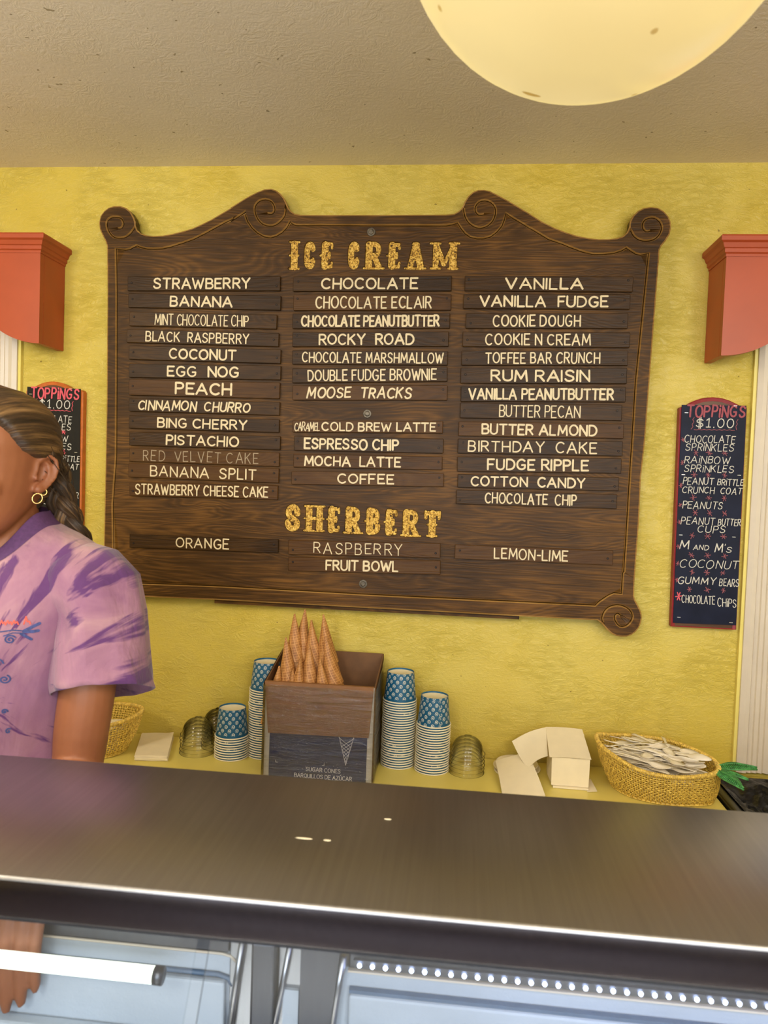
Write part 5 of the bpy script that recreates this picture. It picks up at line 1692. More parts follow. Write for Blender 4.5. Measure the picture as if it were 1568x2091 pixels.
ctube('lid_edge', [(-.2195, YR - .012, .982), (-.2265, YR - .012, .925), (-.240, YR - .012, .80)], .0038, M_steel2)
cbox('divider_plate', -.236, -.2095, YR - .004, YR + .02, .786, .982, M_steel2, .001)
cbox('divider_post', -.2075, -.1810, YR - .020, YR + .02, .786, .984, M_dsteel, .003)
cbox('divider_plate', -.1795, -.1535, YR - .004, YR + .02, .786, .982, M_steel2, .001)
ctube('lid_edge', [(-.1655, YR - .009, .982), (-.174, YR - .009, .925), (-.196, YR - .022, .80)], .0034, M_steel2)
cbox('divider_shelf', -.1725, -.1545, YR - .0085, YR - .0042, .786, .926, M_frost)
vs = [(-.1525, .786), (-.127, .786), (-.108, .984), (-.1525, .984)]
m = MB(); m.add([(x - CO.x, YR - .014 - CO.y, z) for x, z in vs] + [(x - CO.x, YR + .01 - CO.y, z) for x, z in vs], [(0, 1, 2, 3), (7, 6, 5, 4), (0, 4, 5, 1), (1, 5, 6, 2), (2, 6, 7, 3), (3, 7, 4, 0)])
o = m.build('side_panel', M_dsteel, case); recalc(o)
ctube('lid_edge', [(-.1045, YR - .010, .972), (-.1115, YR - .010, .925), (-.125, YR - .012, .80)], .0042, M_steel2)
# right bay
cbox('rear_rail', -.100, 1.28, YR - .002, YR + .03, .9535, .984, M_dsteel, .002)
cbox('rear_liner', -.152, 1.28, YR + .001, YR + .03, .780, .953, M_frost)
cbox('bright_bead', -.100, 1.28, YR - .006, YR - .0005, .9515, .9535, M_white)
cbox('gasket', -.098, 1.28, YR - .0075, YR - .0005, .9285, .9325, M_seam)
cbox('frosted_panel', -.098, 1.28, YR - .010, YR - .0005, .786, .928, M_frost, .003)
cbox('led_strip', -.094, .62, YR - .0065, YR - .0025, .9575, .9665, M_dsteel)
led0 = None
for k in range(49):
    x = -.087 + k * .0145
    if led0 is None:
        m = MB(); m.ball((0, 0, 0), (.0026, .0020, .0026), 8, 6); led0 = m.build('led', M_led, case, True)
        q = led0
    else:
        q = led0.copy(); COL.objects.link(q)
    q.location = (x - CO.x, YR - .0085 - CO.y, .962)
# dried drips on the steel top
for x, y, a, l_ in ((-.058, -1.251, .3, .004), (-.135, -1.306, -.1, .009), (-.112, -1.306, -.1, .004)):
    m = MB(); m.ball((x - CO.x, y - CO.y, ZTc + .0001), (l_, .0013, .0004), 10, 6); m.build('dried_drip', M_paper, case, True)
# added unseen fills under the steel top, brightening the rear liners
a1 = area('case_fill_left', (-.72, -1.37, 1.09), (-.72, -1.2, .88), .9, .03, .16, (.93, 1.0, .97))
a2 = area('case_fill_right', (.50, -1.37, 1.09), (.50, -1.2, .88), .9, .03, .75, (.50, .56, 1.0))


# ------------------------------------------------------------------ the worker


def skin_mat():
    t = NT('tanned_skin')
    v = t.coord('Object')
    f = t.noise(v, 9, 4, .6)
    t.col(t.ramp(f, [(.3, lin((134, 80, 52))), (.7, lin((154, 97, 65)))]))
    t.bump(t.noise(v, 260, 3, .6), .08, .001)
    t.set(rough=.48, sub=.08, spec=.4)
    t.b.inputs['Subsurface Radius'].default_value = (.01, .004, .002)
    return t.m


def hair_mat():
    t = NT('brown_hair_with_blond_streaks')
    uvn = t.n('ShaderNodeUVMap'); mp = t.n('ShaderNodeMapping'); mp.inputs['Scale'].default_value = (46, 1.3, 1)
    t.l(uvn.outputs[0], mp.inputs['Vector'])
    f = t.noise(mp.outputs[0], 1.0, 5, .7, .3)
    mp2 = t.n('ShaderNodeMapping'); mp2.inputs['Scale'].default_value = (10, .8, 1); t.l(uvn.outputs[0], mp2.inputs['Vector'])
    g = t.noise(mp2.outputs[0], 1.0, 2, .5)
    s = t.math('ADD', t.math('MULTIPLY', f, .6), t.math('MULTIPLY', g, .4))
    t.col(t.ramp(s, [(.36, lin((36, 26, 17))), (.50, lin((70, 50, 32))), (.58, lin((118, 88, 54))), (.70, lin((176, 138, 90)))]))
    t.bump(f, .9, .004)
    t.set(rough=.42, spec=.5)
    return t.m


def tiedye_mat():
    t = NT('purple_tie_dye_cotton')
    c = t.n('ShaderNodeTexCoord'); sub = t.n('ShaderNodeVectorMath', operation='SUBTRACT')
    t.l(c.outputs['Object'], sub.inputs[0]); sub.inputs[1].default_value = (.030, 0, 1.165)
    sp = t.n('ShaderNodeSeparateXYZ'); t.l(sub.outputs[0], sp.inputs[0])
    x, z = sp.outputs[0], sp.outputs[2]
    r = t.math('SQRT', t.math('ADD', t.math('MULTIPLY', x, x), t.math('MULTIPLY', z, z)))
    ri = t.math('DIVIDE', 1.0, t.math('ADD', r, .01))
    cm = t.n('ShaderNodeCombineXYZ')
    t.l(t.math('MULTIPLY', t.math('MULTIPLY', x, ri), 5.5), cm.inputs[0]); t.l(t.math('MULTIPLY', t.math('MULTIPLY', z, ri), 5.5), cm.inputs[1])
    t.l(t.math('MULTIPLY', r, 6.0), cm.inputs[2])
    f = t.noise(cm.outputs[0], 1.0, 4, .55, .5)
    v = t.coord('Object'); cloud = t.noise(v, 9, 4, .6, .6)
    weave = t.noise(v, 420, 2, .5)
    base = t.ramp(cloud, [(.32, lin((132, 90, 116))), (.55, lin((152, 110, 128))), (.72, lin((178, 140, 140)))])
    m = t.ramp(t.math('ADD', f, t.math('MULTIPLY', t.math('SUBTRACT', cloud, .5), .25)), [(.535, (0,) * 3), (.585, (1,) * 3)])
    dark = t.ramp(cloud, [(.3, lin((82, 46, 92))), (.7, lin((98, 60, 106)))])
    t.col(t.mix(m, base, dark))
    wr = t.noise(t.coord('Object', (9, 9, 4)), 1.0, 4, .55, .8)
    t.bump(t.math('ADD', wr, t.math('MULTIPLY', weave, .02)), .55, .02)
    t.set(rough=.85, sheen=.2, spec=.2)
    return t.m


M_skin = skin_mat(); M_hair = hair_mat(); M_shirt = tiedye_mat()
M_collar = plain('purple_ribbed_collar', (84, 50, 94), .85, grain=.1, gscale=200, bump=.1)
M_jewel = plain('gold_jewellery', (226, 190, 120), .25, 1.0, grain=.05)
M_denim = plain('dark_trousers', (40, 42, 54), .8, grain=.15, gscale=200)
M_shoe = plain('white_shoe', (200, 196, 190), .5)
M_eye = plain('eye_white', (225, 220, 212), .2)
M_iris = plain('brown_iris', (70, 44, 26), .2)
M_bluep = plain('blue_shirt_print', (62, 70, 122), .8, grain=.2, gscale=300)
M_redp = plain('red_shirt_print', (214, 92, 78), .8, grain=.15, gscale=300)

PX, PY = -.725, -.885
worker = empty('person', (PX, PY, 0), 'person in a purple tie-dye T-shirt with brown braided hair, looking to the left', 'person')
PO = Vector((PX, PY, 0))
HC = Vector((-.728, -.900, 1.505)) - PO
th = math.radians(8)
HF = Vector((-math.sin(th), -math.cos(th), 0)); HL = Vector((math.cos(th), -math.sin(th), 0)); HU = Vector((0, 0, 1))


def HP(l, f, u):
    return HC + HL * l + HF * f + HU * u


HEADR = [(-.120, .018, .062, .026), (-.112, .033, .077, .010), (-.098, .046, .085, -.006), (-.080, .056, .088, -.030), (-.058, .062, .089, -.060), (-.030, .067, .089, -.080),
         (0, .071, .086, -.092), (.030, .0735, .094, -.098), (.058, .071, .090, -.095), (.082, .060, .076, -.082), (.100, .043, .055, -.062), (.112, .022, .028, -.034), (.116, .008, .010, -.014)]


def head_ring(h):
    for a, b_ in zip(HEADR, HEADR[1:]):
        if a[0] <= h <= b_[0]:
            t_ = (h - a[0]) / (b_[0] - a[0]); t_ = t_
            return [a[i] + (b_[i] - a[i]) * t_ for i in range(1, 4)]
    return list(HEADR[-1][1:])


def head_pt(h, az, off=0.0):
    """az 0 = forward, +90 = her left"""
    w_, F_, B_ = head_ring(h)
    c, s_ = math.cos(az), math.sin(az)
    mid = (F_ + B_) / 2; hd = (F_ - B_) / 2
    e = .9
    f = mid + (hd + off) * math.copysign(abs(c) ** e, c); l = (w_ + off) * math.copysign(abs(s_) ** e, s_)
    return HP(l, f, h)


def build_body():
    m = MB()
    # torso (under the shirt)
    def ring(cx_, cy_, z, rx, ry, n=28, p=.85):
        return [(cx_ + rx * math.copysign(abs(math.cos(2 * PI * k / n)) ** p, math.cos(2 * PI * k / n)), cy_ + ry * math.copysign(abs(math.sin(2 * PI * k / n)) ** p, math.sin(2 * PI * k / n)), z) for k in range(n)]
    m.rings([ring(0, .0, .78, .10, .08), ring(0, 0, .84, .150, .10), ring(0, 0, .92, .145, .098), ring(0, 0, 1.04, .112, .082), ring(0, 0, 1.14, .118, .088), ring(0, -.005, 1.24, .130, .098),
             ring(0, 0, 1.31, .142, .085), ring(0, .005, 1.34, .140, .066), ring(0, .008, 1.36, .105, .055), ring(0, .008, 1.378, .070, .050), ring(0, .008, 1.39, .04, .04)])
    # neck
    m.tube([(0, .012, 1.33), (0, .008, 1.38), (.0, .004, 1.42), (-.001, -.002, 1.46), (-.002, -.006, 1.49)], [.062, .056, .052, .051, .050], 20)
    # head
    rg = [[head_pt(h, 2 * PI * k / 32) for k in range(32)] for h in [-.120, -.116, -.108, -.098, -.085, -.07, -.05, -.03, -.01, .01, .03, .05, .065, .08, .092, .102, .110, .116]]
    m.rings(rg)
    # nose, lips, chin, brows
    m.tube([HP(0, .084, .014), HP(0, .093, -.008), HP(0, .102, -.031), HP(0, .092, -.041)], [.0055, .0065, .0085, .007], 10)
    for s_ in (-1, 1): m.ball(tuple(HP(s_ * .0105, .091, -.037)), .0065, 10, 8)
    m.tube([HP(-.022, .086, -.064), HP(-.008, .095, -.062), HP(.008, .095, -.062), HP(.022, .086, -.064)], [.002, .0045, .0045, .002], 8)
    m.tube([HP(-.020, .085, -.069), HP(0, .093, -.071), HP(.020, .085, -.069)], [.002, .006, .002], 8)
    m.ball(tuple(HP(0, .080, -.100)), .014, 12, 8)
    for s_ in (-1, 1):
        m.tube([HP(s_ * .014, .090, .018), HP(s_ * .032, .087, .024), HP(s_ * .050, .072, .018)], [.004, .0055, .003], 8)
        m.ball(tuple(HP(s_ * .040, .058, -.034)), (.019, .019, .020), 12, 8)
    # eyelids and cheeks
    for s_ in (-1, 1):
        m.tube([HP(s_ * .0155, .080, .000), HP(s_ * .023, .0845, .0085), HP(s_ * .032, .0845, .0105), HP(s_ * .041, .0790, .0075), HP(s_ * .0475, .0700, .000)], [.0022, .0032, .0036, .0032, .0022], 8)
        m.tube([HP(s_ * .0155, .080, .000), HP(s_ * .023, .0835, -.0060), HP(s_ * .032, .0830, -.0075), HP(s_ * .041, .0775, -.0055), HP(s_ * .0475, .0700, .000)], [.0020, .0026, .0028, .0026, .0020], 8)
    # ears
    for s_ in (-1, 1):
        eb = HP(s_ * .0705, -.002, -.014)
        bk = (-HF * .90 + HL * s_ * .42).normalized(); up = (HU * .97 - HF * .15).normalized(); ot = (HL * s_ * .9 + HF * .42).normalized()
        E = lambda a, b_, c=0: eb + bk * a + up * b_ + ot * c
        m.tube([E(.001, .004, .002), E(.001, .018, .003), E(.007, .029, .004), E(.018, .032, .005), E(.028, .025, .006), E(.032, .011, .006), E(.029, -.004, .005), E(.022, -.015, .004), E(.014, -.024, .003), E(.006, -.027, .002)],
               [.0030, .0033, .0036, .0038, .0038, .0038, .0034, .0032, .0036, .0040], 8)
        m.tube([E(.011, .024, .001), E(.019, .016, .003), E(.021, .004, .003), E(.016, -.009, .003), E(.008, -.014, .003)], [.0022, .0030, .0032, .0030, .0026], 8)
        m.ball(tuple(E(.0005, -.004, .003)), (.0042, .0045, .005), 8, 6)
        m.ball(tuple(E(.007, -.022, .001)), (.0075, .0075, .008), 10, 8)
        # backing plate of the ear
        pl = [E(0, .02, -.004), E(.010, .028, -.002), E(.022, .026, .001), E(.029, .012, .001), E(.026, -.004, 0), E(.016, -.020, -.001), E(.004, -.024, -.002), E(0, 0, -.006)]
        pc = E(.012, .002, -.004)
        m.add(pl + [p - ot * .006 for p in pl] + [pc, pc - ot * .006],
              [(k, (k + 1) % 8, 16) for k in range(8)] + [((k + 1) % 8 + 8, k + 8, 17) for k in range(8)] + [(k, k + 8, (k + 1) % 8 + 8, (k + 1) % 8) for k in range(8)])
    # arms
    def V3(x, y, z): return Vector((x, y, z)) - PO
    arm = [V3(-.622, -.880, 1.325), V3(-.580, -.890, 1.318), V3(-.556, -.905, 1.28), V3(-.556, -.922, 1.18), V3(-.562, -.930, 1.10), V3(-.566, -.932, 1.052), V3(-.560, -.965, 1.032), V3(-.545, -1.03, 1.024), V3(-.528, -1.10, 1.020), V3(-.518, -1.145, 1.018)]
    ar = [.042, .046, .045, .042, .0405, .038, .039, .036, .028, .024]
    m.tube(smoothpts(arm, 3), [ar[min(i // 3, len(ar) - 1)] * (1 - (i % 3) / 3) + ar[min(i // 3 + 1, len(ar) - 1)] * ((i % 3) / 3) for i in range(3 * (len(arm) - 1) + 1)], 20)
    # left hand reaching over the rear rail, fingers hanging down
    W_ = V3(-.518, -1.145, 1.018)
    pal = [(-.500, -1.205, 1.010), (-.488, -1.207, 1.010), (-.475, -1.205, 1.008), (-.462, -1.200, 1.004)]
    names = [(-.513, .872, .0085), (-.4925, .870, .0088), (-.4745, .879, .0083), (-.4575, .897, .0073)]
    base_y = -1.195
    knx = [-.508, -.490, -.472, -.456]
    for i in range(4):
        kx = knx[i]; k = V3(kx, base_y, 1.012 - .003 * i)
        tx, tz, r = names[i]
        m.tube([W_ + Vector((.006 * (i - 1.5), 0, 0)), W_.lerp(k, .5) + Vector((0, 0, .002)), k], [.014, .0125, r * 1.25], 12)
        m.tube(smoothpts([k, V3(kx + (tx - kx) * .2, -1.217, 1.002 - .003 * i), V3(kx + (tx - kx) * .5, -1.226, .965 - .003 * i), V3(kx + (tx - kx) * .8, -1.226, .925 + (tz - .87) * .5), V3(tx, -1.223, tz + .006)], 3),
               [r * 1.2, r * 1.15, r * 1.1, r * 1.1, r * 1.06, r * 1.02, r * 1.0, r * 1.03, r * .98, r * .96, r * .92, r * .86, r * .55], 12)
    m.tube([W_, V3(-.530, -1.165, 1.012), V3(-.539, -1.185, 1.003), V3(-.541, -1.203, .997)], [.013, .0115, .010, .007], 12)
    # right arm hanging at her side
    def R3(x, y, z): return Vector((2 * PX - x, y, z)) - PO
    arm = [R3(-.622, -.880, 1.325), R3(-.580, -.890, 1.318), R3(-.552, -.89, 1.28), R3(-.546, -.89, 1.18), R3(-.542, -.89, 1.08), R3(-.540, -.892, 1.03), R3(-.535, -.91, .94), R3(-.532, -.93, .85), R3(-.532, -.94, .79)]
    ar = [.042, .046, .045, .042, .039, .037, .036, .029, .024]
    m.tube(arm, ar, 20)
    W2 = R3(-.532, -.942, .785)
    for i in range(4):
        y0 = -.968 + .018 * i
        k = Vector((W2.x, y0 - PY, .705))
        ln = (.068, .076, .070, .055)[i]
        m.tube([W2 + Vector((0, .007 * (i - 1.5), 0)), k + Vector((0, 0, .04)), k], [.013, .012, .0105], 10)
        m.tube([k, k + Vector((.003, 0, -ln * .4)), k + Vector((.010, 0, -ln * .75)), k + Vector((.018, 0, -ln))], [.0098, .0088, .008, .0055], 10)
    m.tube([W2, W2 + Vector((.012, -.030, -.030)), W2 + Vector((.016, -.040, -.060)), W2 + Vector((.018, -.040, -.085))], [.013, .012, .010, .007], 10)
    # legs and feet
    for s_ in (-1, 1):
        m.tube([(s_ * .075, 0, .86), (s_ * .083, -.002, .75), (s_ * .085, -.005, .60), (s_ * .085, -.004, .47), (s_ * .086, .006, .35), (s_ * .087, .012, .20), (s_ * .088, .012, .08), (s_ * .088, .01, .04)],
               [.082, .082, .066, .052, .052, .042, .032, .034], 20)
        m.tube([(s_ * .088, .03, .035), (s_ * .090, -.03, .038), (s_ * .094, -.10, .028), (s_ * .096, -.15, .024)], [.03, .034, .034, .02], 12)
    me = bpy.data.meshes.new('body'); me.from_pydata([tuple(v) for v in m.v], [], m.f); me.update()
    o = bpy.data.objects.new('body', me); COL.objects.link(o)
    rm = o.modifiers.new('r', 'REMESH'); rm.mode = 'VOXEL'; rm.voxel_size = .0030; rm.use_smooth_shade = True
    sm = o.modifiers.new('s', 'SMOOTH'); sm.factor = .5; sm.iterations = 4
    dg = bpy.context.evaluated_depsgraph_get(); dg.update()
    me2 = bpy.data.meshes.new_from_object(o.evaluated_get(dg)); me2.name = 'body'
    o.modifiers.clear(); o.data = me2
    me2.materials.clear(); me2.materials.append(M_skin)
    me2.polygons.foreach_set('use_smooth', [True] * len(me2.polygons))
    o.parent = worker
    bpy.data.meshes.remove(me)
    return o


build_body()
for s_ in (-1, 1):
    m = MB(); m.ball(tuple(HP(s_ * .0315, .0725, .0012)), .0115, 16, 12); e = m.build('eye', M_eye, worker, True)
    m = MB(); c = HP(s_ * .0315 - .0015, .0832, .0015); m.ball(tuple(c), (.0052, .0014, .0052), 14, 6); m.build('iris', M_iris, e, True)
    m = MB(); m.tube([HP(s_ * .016, .098, .022), HP(s_ * .032, .0965, .029), HP(s_ * .048, .083, .024)], [.0014, .0020, .0010], 6); m.build('eyebrow', M_hair, worker, True)

M_lipc = plain('rose_lips', (150, 78, 68), .4, grain=.05)
m = MB(); m.tube([HP(-.0225, .0885, -.0650), HP(-.009, .0985, -.0615), HP(0, .0985, -.0630), HP(.009, .0985, -.0615), HP(.0225, .0885, -.0650)], [.0012, .0036, .0034, .0036, .0012], 8)
m.tube([HP(-.0215, .0880, -.0665), HP(-.009, .0965, -.0705), HP(0, .0975, -.0715), HP(.009, .0965, -.0705), HP(.0215, .0880, -.0665)], [.0012, .0040, .0044, .0040, .0012], 8)
m.build('lips', M_lipc, worker, True)

# hair cap, combed back


def hair_cap():
    hs = [-.075 + (.1155 + .075) * i / 60 for i in range(61)]; n = 120
    bound = [(-.08, 128), (-.06, 122), (-.03, 114), (-.012, 106), (.004, 98), (.014, 80), (.024, 66), (.045, 54), (.062, 42), (.074, 22), (.080, 0), (.2, -30)]
    def azb(h):
        for a, b_ in zip(bound, bound[1:]):
            if a[0] <= h <= b_[0]: return a[1] + (b_[1] - a[1]) * (h - a[0]) / (b_[0] - a[0])
        return -30
    vs = []; uv = []
    for h in hs:
        for k in range(n + 1):
            a = 2 * PI * k / n
            azd = abs(math.degrees(math.atan2(math.sin(a), math.cos(a))))
            t_ = max(0, min(1, (azd - azb(h)) / 16)); t_ = t_ * t_ * (3 - 2 * t_)
            off = -.009 + .019 * t_
            base = head_pt(h, a)
            rel = base - HC
            psi = math.atan2(rel.dot(HL), rel.dot(HU) + .01)
            strand = .0011 * math.sin(psi * 57 + 3 * noise.noise(rel * 30)) + .0016 * noise.noise(Vector((psi * 9, rel.dot(HF) * 9, 2)))
            p = head_pt(h, a, off + strand * t_)
            p.z += .006 * t_ * max(0, h / .1)
            if h < -.04: p = p + HU * 0
            vs.append(p); uv.append((psi / PI, rel.dot(HF) * 6))
    fs = []; W_ = n + 1; fu = []
    for j in range(60):
        for k in range(n):
            q = (j * W_ + k, j * W_ + k + 1, (j + 1) * W_ + k + 1, (j + 1) * W_ + k); fs.append(q); fu += [uv[i] for i in q]
    vs.append(HP(0, -.003, .128)); c = len(vs) - 1
    for k in range(n):
        q = (60 * W_ + k, 60 * W_ + k + 1, c); fs.append(q); fu += [uv[q[0]], uv[q[1]], (0, 0)]
    o = mesh_obj('hair', vs, fs, M_hair, worker, True); recalc(o)
    ul = o.data.uv_layers.new(name='UVMap')
    for i, q in enumerate(fu): ul.data[i].uv = q
    return o


hair = hair_cap()


def strand_tube(name, pts, rad, parent, n=14, seed=0):
    m = MB(); P = smoothpts(pts, 4); R_ = [rad[min(i // 4, len(rad) - 1)] + (rad[min(i // 4 + 1, len(rad) - 1)] - rad[min(i // 4, len(rad) - 1)]) * (i % 4) / 4 for i in range(len(P))]
    m.tube(P, R_, n)
    o = m.build(name, M_hair, parent, True)
    ul = o.data.uv_layers.new(name='UVMap')
    me = o.data
    for pl in me.polygons:
        for li in pl.loop_indices:
            vi = me.loops[li].vertex_index
            ul.data[li].uv = ((vi % n) / n * .5 + seed * .37, (vi // n) * .05 + seed)
    return o


# loose braid hanging behind her left shoulder
bp = [Vector(p) - PO for p in ((-.700, -.832, 1.548), (-.684, -.832, 1.522), (-.666, -.834, 1.485), (-.652, -.836, 1.445), (-.640, -.830, 1.410), (-.630, -.812, 1.372), (-.628, -.775, 1.335), (-.632, -.758, 1.29), (-.636, -.756, 1.24), (-.638, -.757, 1.20))]
bps = smoothpts(bp, 5); NB = len(bps)
for s_ in range(3):
    pts = []; rad = []
    for i, c in enumerate(bps):
        t_ = i / (NB - 1); ph = t_ * 2 * PI * 3.2 + s_ * 2 * PI / 3
        tt = (bps[min(i + 1, NB - 1)] - bps[max(i - 1, 0)]).normalized(); sx_ = tt.cross(Vector((0, 1, 0))).normalized(); sy_ = tt.cross(sx_)
        A = .013 * (1 - .35 * t_)
        pts.append(c + sx_ * A * math.sin(ph) * 1.15 + sy_ * A * .6 * math.sin(2 * ph))
        rad.append(.0150 * (1 - .45 * t_) if i > 2 else .012)
    m = MB(); m.tube(pts, rad, 14); o = m.build('braid_strand', M_hair, hair, True)
    ul = o.data.uv_layers.new(name='UVMap'); me = o.data
    for pl in me.polygons:
        for li in pl.loop_indices:
            vi = me.loops[li].vertex_index; ul.data[li].uv = ((vi % 14) / 14 * .45 + s_ * .37, (vi // 14) * .06 + s_)
# gathered hair from behind the ear into the braid
for k, (a0, h0) in enumerate(((100, .020), (112, .0), (122, -.020), (135, .02), (150, -.01))):
    a = head_pt(h0, math.radians(a0), .004)
    strand_tube('hair_lock', [a, a.lerp(bps[4], .5) + HL * .006, bps[5], bps[9]], [.010, .013, .012, .006], hair, seed=k + 1)
# flyaway strands round the ear
rs = random.Random(9)
for k in range(16):
    a = head_pt(rs.uniform(-.02, .05), math.radians(rs.uniform(92, 150)), .008)
    e = bps[rs.randint(8, 26)] + HL * rs.uniform(.008, .026) + HU * rs.uniform(-.01, .01)
    m = MB(); m.tube(smoothpts([a, a.lerp(e, .5) + HL * rs.uniform(.004, .018), e, e + Vector((rs.uniform(-.004, .012), 0, -.03))], 4), .0006, 4)
    o = m.build('loose_strand', M_hair, hair, True); o.data.uv_layers.new(name='UVMap')
# earrings and necklace
eb = HP(.0705, -.002, -.014); bk = (-HF * .90 + HL * .42).normalized(); up = (HU * .97 - HF * .15).normalized(); ot = (HL * .9 + HF * .42).normalized()
for nm, a, b_, r, w_ in (('hoop_earring', .006, -.036, .0078, .0010), ('hoop_earring', .015, -.026, .0048, .0008)):
    c = eb + bk * a + up * b_ + ot * .004
    m = MB(); m.tube([c + bk * r * math.cos(t_) * .8 + ot * r * .45 * math.cos(t_) + up * r * math.sin(t_) for t_ in [2 * PI * k / 24 for k in range(24)]], w_, 8, closed=True)
    m.build(nm, M_jewel, worker, True)
m = MB(); m.tube([(.0605 * math.sin(t_), .006 - .0615 * math.cos(t_) - .010 * max(0, math.cos(t_)), 1.398 - .026 * math.cos(t_)) for t_ in [2 * PI * k / 60 for k in range(60)]], .0008, 5, closed=True)
for k in range(-3, 4): t_ = k * .32; m.ball((.0605 * math.sin(t_), .005 - .0625 * math.cos(t_) - .010 * max(0, math.cos(t_)), 1.396 - .026 * math.cos(t_)), .0022, 8, 6)
m.build('necklace', M_jewel, worker, True)

# T-shirt body


def shirt_ring(rx, ry, zs, zf, zb, cy_=0.0, n=72, p=.88, wob=0.0, sd=0):
    out = []
    for k in range(n):
        a = 2 * PI * k / n; c, s_ = math.cos(a), math.sin(a)       # a=0 -> her left (+x), a=-90 -> front (-y)
        zz = zs * c * c + (zf if s_ < 0 else zb) * s_ * s_
        w_ = wob * (math.sin(a * 7 + zs * 9 + sd) * .6 + math.sin(a * 12 - zs * 23) * .4)
        out.append(((rx + w_) * math.copysign(abs(c) ** p, c), cy_ + (ry + w_) * math.copysign(abs(s_) ** p, s_), zz))
    return out


rings = [shirt_ring(.168, .122, .86, .86, .86, 0, wob=.006), shirt_ring(.166, .120, .90, .90, .90, 0, wob=.006), shirt_ring(.152, .112, .97, .97, .97, 0, wob=.005), shirt_ring(.136, .106, 1.05, 1.05, 1.05, 0, wob=.0045),
         shirt_ring(.132, .107, 1.13, 1.13, 1.13, 0, wob=.004), shirt_ring(.138, .114, 1.20, 1.20, 1.20, -.003, wob=.003), shirt_ring(.148, .116, 1.26, 1.255, 1.26, -.004, wob=.002), shirt_ring(.160, .106, 1.305, 1.30, 1.31, -.002, wob=.001),
         shirt_ring(.172, .096, 1.338, 1.325, 1.345, .0), shirt_ring(.168, .088, 1.362, 1.338, 1.37, .002), shirt_ring(.148, .082, 1.382, 1.345, 1.39, .003), shirt_ring(.118, .078, 1.397, 1.347, 1.405, .004),
         shirt_ring(.092, .076, 1.408, 1.349, 1.415, .004), shirt_ring(.074, .074, 1.417, 1.351, 1.423, .004), shirt_ring(.068, .072, 1.421, 1.353, 1.427, .004)]
m = MB(); m.rings(rings, False, False)
shirt = m.build('shirt', M_shirt, worker, True); recalc(shirt)
md = shirt.modifiers.new('t', 'SOLIDIFY'); md.thickness = .0016; md.offset = -1
# collar band
cr = [shirt_ring(.0685, .0722, 1.4205, 1.3525, 1.4265, .004, wob=0), shirt_ring(.0672, .0700, 1.4275, 1.3575, 1.4335, .004), shirt_ring(.0645, .0665, 1.4335, 1.3635, 1.4395, .004), shirt_ring(.0625, .0650, 1.4325, 1.3645, 1.4385, .004), shirt_ring(.0640, .0680, 1.4200, 1.3560, 1.4260, .004)]
rp = [shirt_ring(.083, .0772, 1.4125, 1.3482, 1.4192, .004), shirt_ring(.0760, .0768, 1.4180, 1.3510, 1.4245, .004)]
m = MB(); m.rings(rp + cr[1:], False, False); m.build('collar', M_collar, shirt, True)
# sleeves


def sleeve(sgn):
    n = 48
    # centre (x,z), half size a in the xz plane, half size b in y, centre y, direction of the normal
    R_ = [(-.618, 1.322, .062, .076, -.880, 0), (-.596, 1.321, .066, .079, -.882, -12), (-.575, 1.315, .070, .080, -.885, -28), (-.556, 1.297, .0725, .080, -.890, -50), (-.550, 1.262, .070, .078, -.897, -73),
          (-.546, 1.215, .0735, .078, -.905, -86), (-.540, 1.175, .0765, .079, -.911, -82), (-.537, 1.158, .0775, .080, -.914, -79)]
    rg = []
    for i, (cx_, cz_, a, b_, cy_, an) in enumerate(R_):
        an = math.radians(an); ux, uz = -math.sin(an), math.cos(an)      # 'outer' direction in the ring plane
        ring = []
        for k in range(n):
            t_ = 2 * PI * k / n; c, s_ = math.cos(t_), math.sin(t_)
            w_ = (.0030 * math.sin(t_ * 5 + i * .7) + .002 * math.sin(t_ * 9 - i)) * min(1, i / 3)
            x = cx_ + ux * (a + w_) * c; z = cz_ + uz * (a + w_) * c; y = cy_ + (b_ + w_) * s_
            if i >= 5: z -= .030 * s_ * (i - 4) / 3
            X = x - PX
            ring.append((X * sgn, y - PY, z))
        rg.append(ring)
    # turned-up hem
    last = rg[-1]
    m = MB(); m.rings(rg, False, False)
    o = m.build('sleeve', M_shirt, shirt, True); recalc(o)
    md = o.modifiers.new('t', 'SOLIDIFY'); md.thickness = .0018; md.offset = -1
    return o


sleeve(1); sleeve(-1)

# print on the chest: red script line and blue scrollwork, following the cloth
from mathutils.bvhtree import BVHTree
bv = BVHTree.FromObject(shirt, bpy.context.evaluated_depsgraph_get())


def on_shirt(o):
    for v in o.data.vertices:
        h = bv.ray_cast(Vector((v.co.x, -.4, v.co.z)), Vector((0, 1, 0)))
        if h[0] is not None: v.co.y = h[0].y - .0010 + v.co.y
    return o


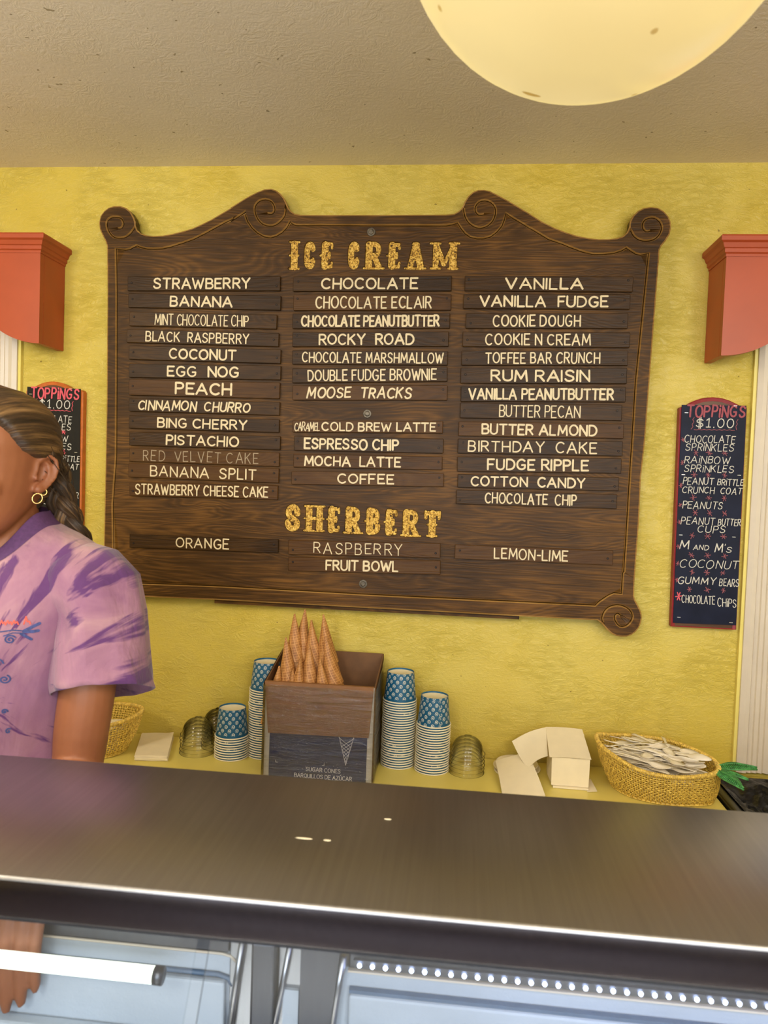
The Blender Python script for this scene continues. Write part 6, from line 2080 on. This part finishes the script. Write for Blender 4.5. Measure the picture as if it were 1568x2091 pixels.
tx = lambda x, z: (x - PX, z)
pr = []
def swirl(cx_, cz_, r, turns, a0, dir_=1):
    return [(cx_ + r * (1 - .85 * k / 20) * math.cos(a0 + dir_ * turns * 2 * PI * k / 20), cz_ + r * (1 - .85 * k / 20) * math.sin(a0 + dir_ * turns * 2 * PI * k / 20)) for k in range(21)]
blue = []; bw = []
for ln, w_ in (([(-.627, 1.262), (-.617, 1.268), (-.610, 1.272)], .0022), ([(-.627, 1.261), (-.617, 1.2605), (-.611, 1.2615)], .0022), ([(-.630, 1.258), (-.624, 1.253), (-.619, 1.249)], .0020),
               ([(-.655, 1.262), (-.640, 1.264), (-.627, 1.262)], .0009), ([(-.650, 1.256), (-.640, 1.260), (-.629, 1.259)], .0008)):
    blue.append(ln); bw.append(w_)
for c in ((-.643, 1.250, .007, 1.6, .5, 1), (-.665, 1.262, .009, 1.5, 2.0, -1), (-.785, 1.250, .008, 1.6, 2.5, -1), (-.805, 1.262, .010, 1.5, 1.0, 1), (-.700, 1.230, .012, 1.7, .3, 1), (-.745, 1.230, .012, 1.7, 2.8, -1),
          (-.660, 1.215, .008, 1.6, 0, 1), (-.652, 1.190, .007, 1.5, 1, -1), (-.725, 1.195, .016, 1.8, 1.2, 1), (-.690, 1.180, .010, 1.6, 2, 1), (-.765, 1.185, .010, 1.6, 0, -1), (-.725, 1.150, .010, 1.5, 1, 1), (-.655, 1.140, .004, 1.2, 0, 1), (-.650, 1.110, .004, 1.0, 1, 1)):
    blue.append(swirl(*c)); bw.append(.0011 if c[2] < .011 else .0015)
o = lettering('shirt_print', blue, tx, bw, M_bluep, shirt, 0); on_shirt(o); o['label'] = 'blue scrollwork print'
red = []; x = -.800; rs = random.Random(4)
while x < -.622:
    hgt = rs.choice((.006, .006, .011)); red.append([(x, 1.272), (x + .002, 1.272 + hgt), (x + .004, 1.272 + hgt * .3), (x + .006, 1.276), (x + .0075, 1.272)]); x += .0078 + (.006 if rs.random() < .18 else 0)
o = lettering('shirt_print', red, tx, .0009, M_redp, shirt, 0); on_shirt(o); o['label'] = 'red script print'

# trousers and shoes
m = MB()
def er(cx_, cy_, z, rx, ry, n=28): return [(cx_ + rx * math.cos(2 * PI * k / n), cy_ + ry * math.sin(2 * PI * k / n), z) for k in range(n)]
m.rings([er(0, 0, .93, .152, .108), er(0, 0, .86, .162, .114), er(0, 0, .80, .168, .112), er(0, 0, .765, .160, .10)], False, True)
for s_ in (-1, 1): m.rings([er(s_ * .082, 0, .80, .083, .096), er(s_ * .085, -.002, .65, .076, .082), er(s_ * .086, 0, .47, .064, .068), er(s_ * .088, .006, .25, .062, .064), er(s_ * .089, .010, .085, .064, .066)], True, True)
o = m.build('trousers', M_denim, worker, True); recalc(o)
for s_ in (-1, 1):
    m = MB(); m.rings([[(s_ * .093 + rx * math.cos(2 * PI * k / 24) * (1 - .15 * (math.sin(2 * PI * k / 24) < 0) * abs(math.sin(2 * PI * k / 24))), -.045 + ry * math.sin(2 * PI * k / 24), z) for k in range(24)] for rx, ry, z in ((.046, .128, .002), (.048, .132, .012), (.047, .130, .028), (.045, .122, .050), (.038, .085, .072))])
    o = m.build('shoe', M_shoe, worker, True); recalc(o)
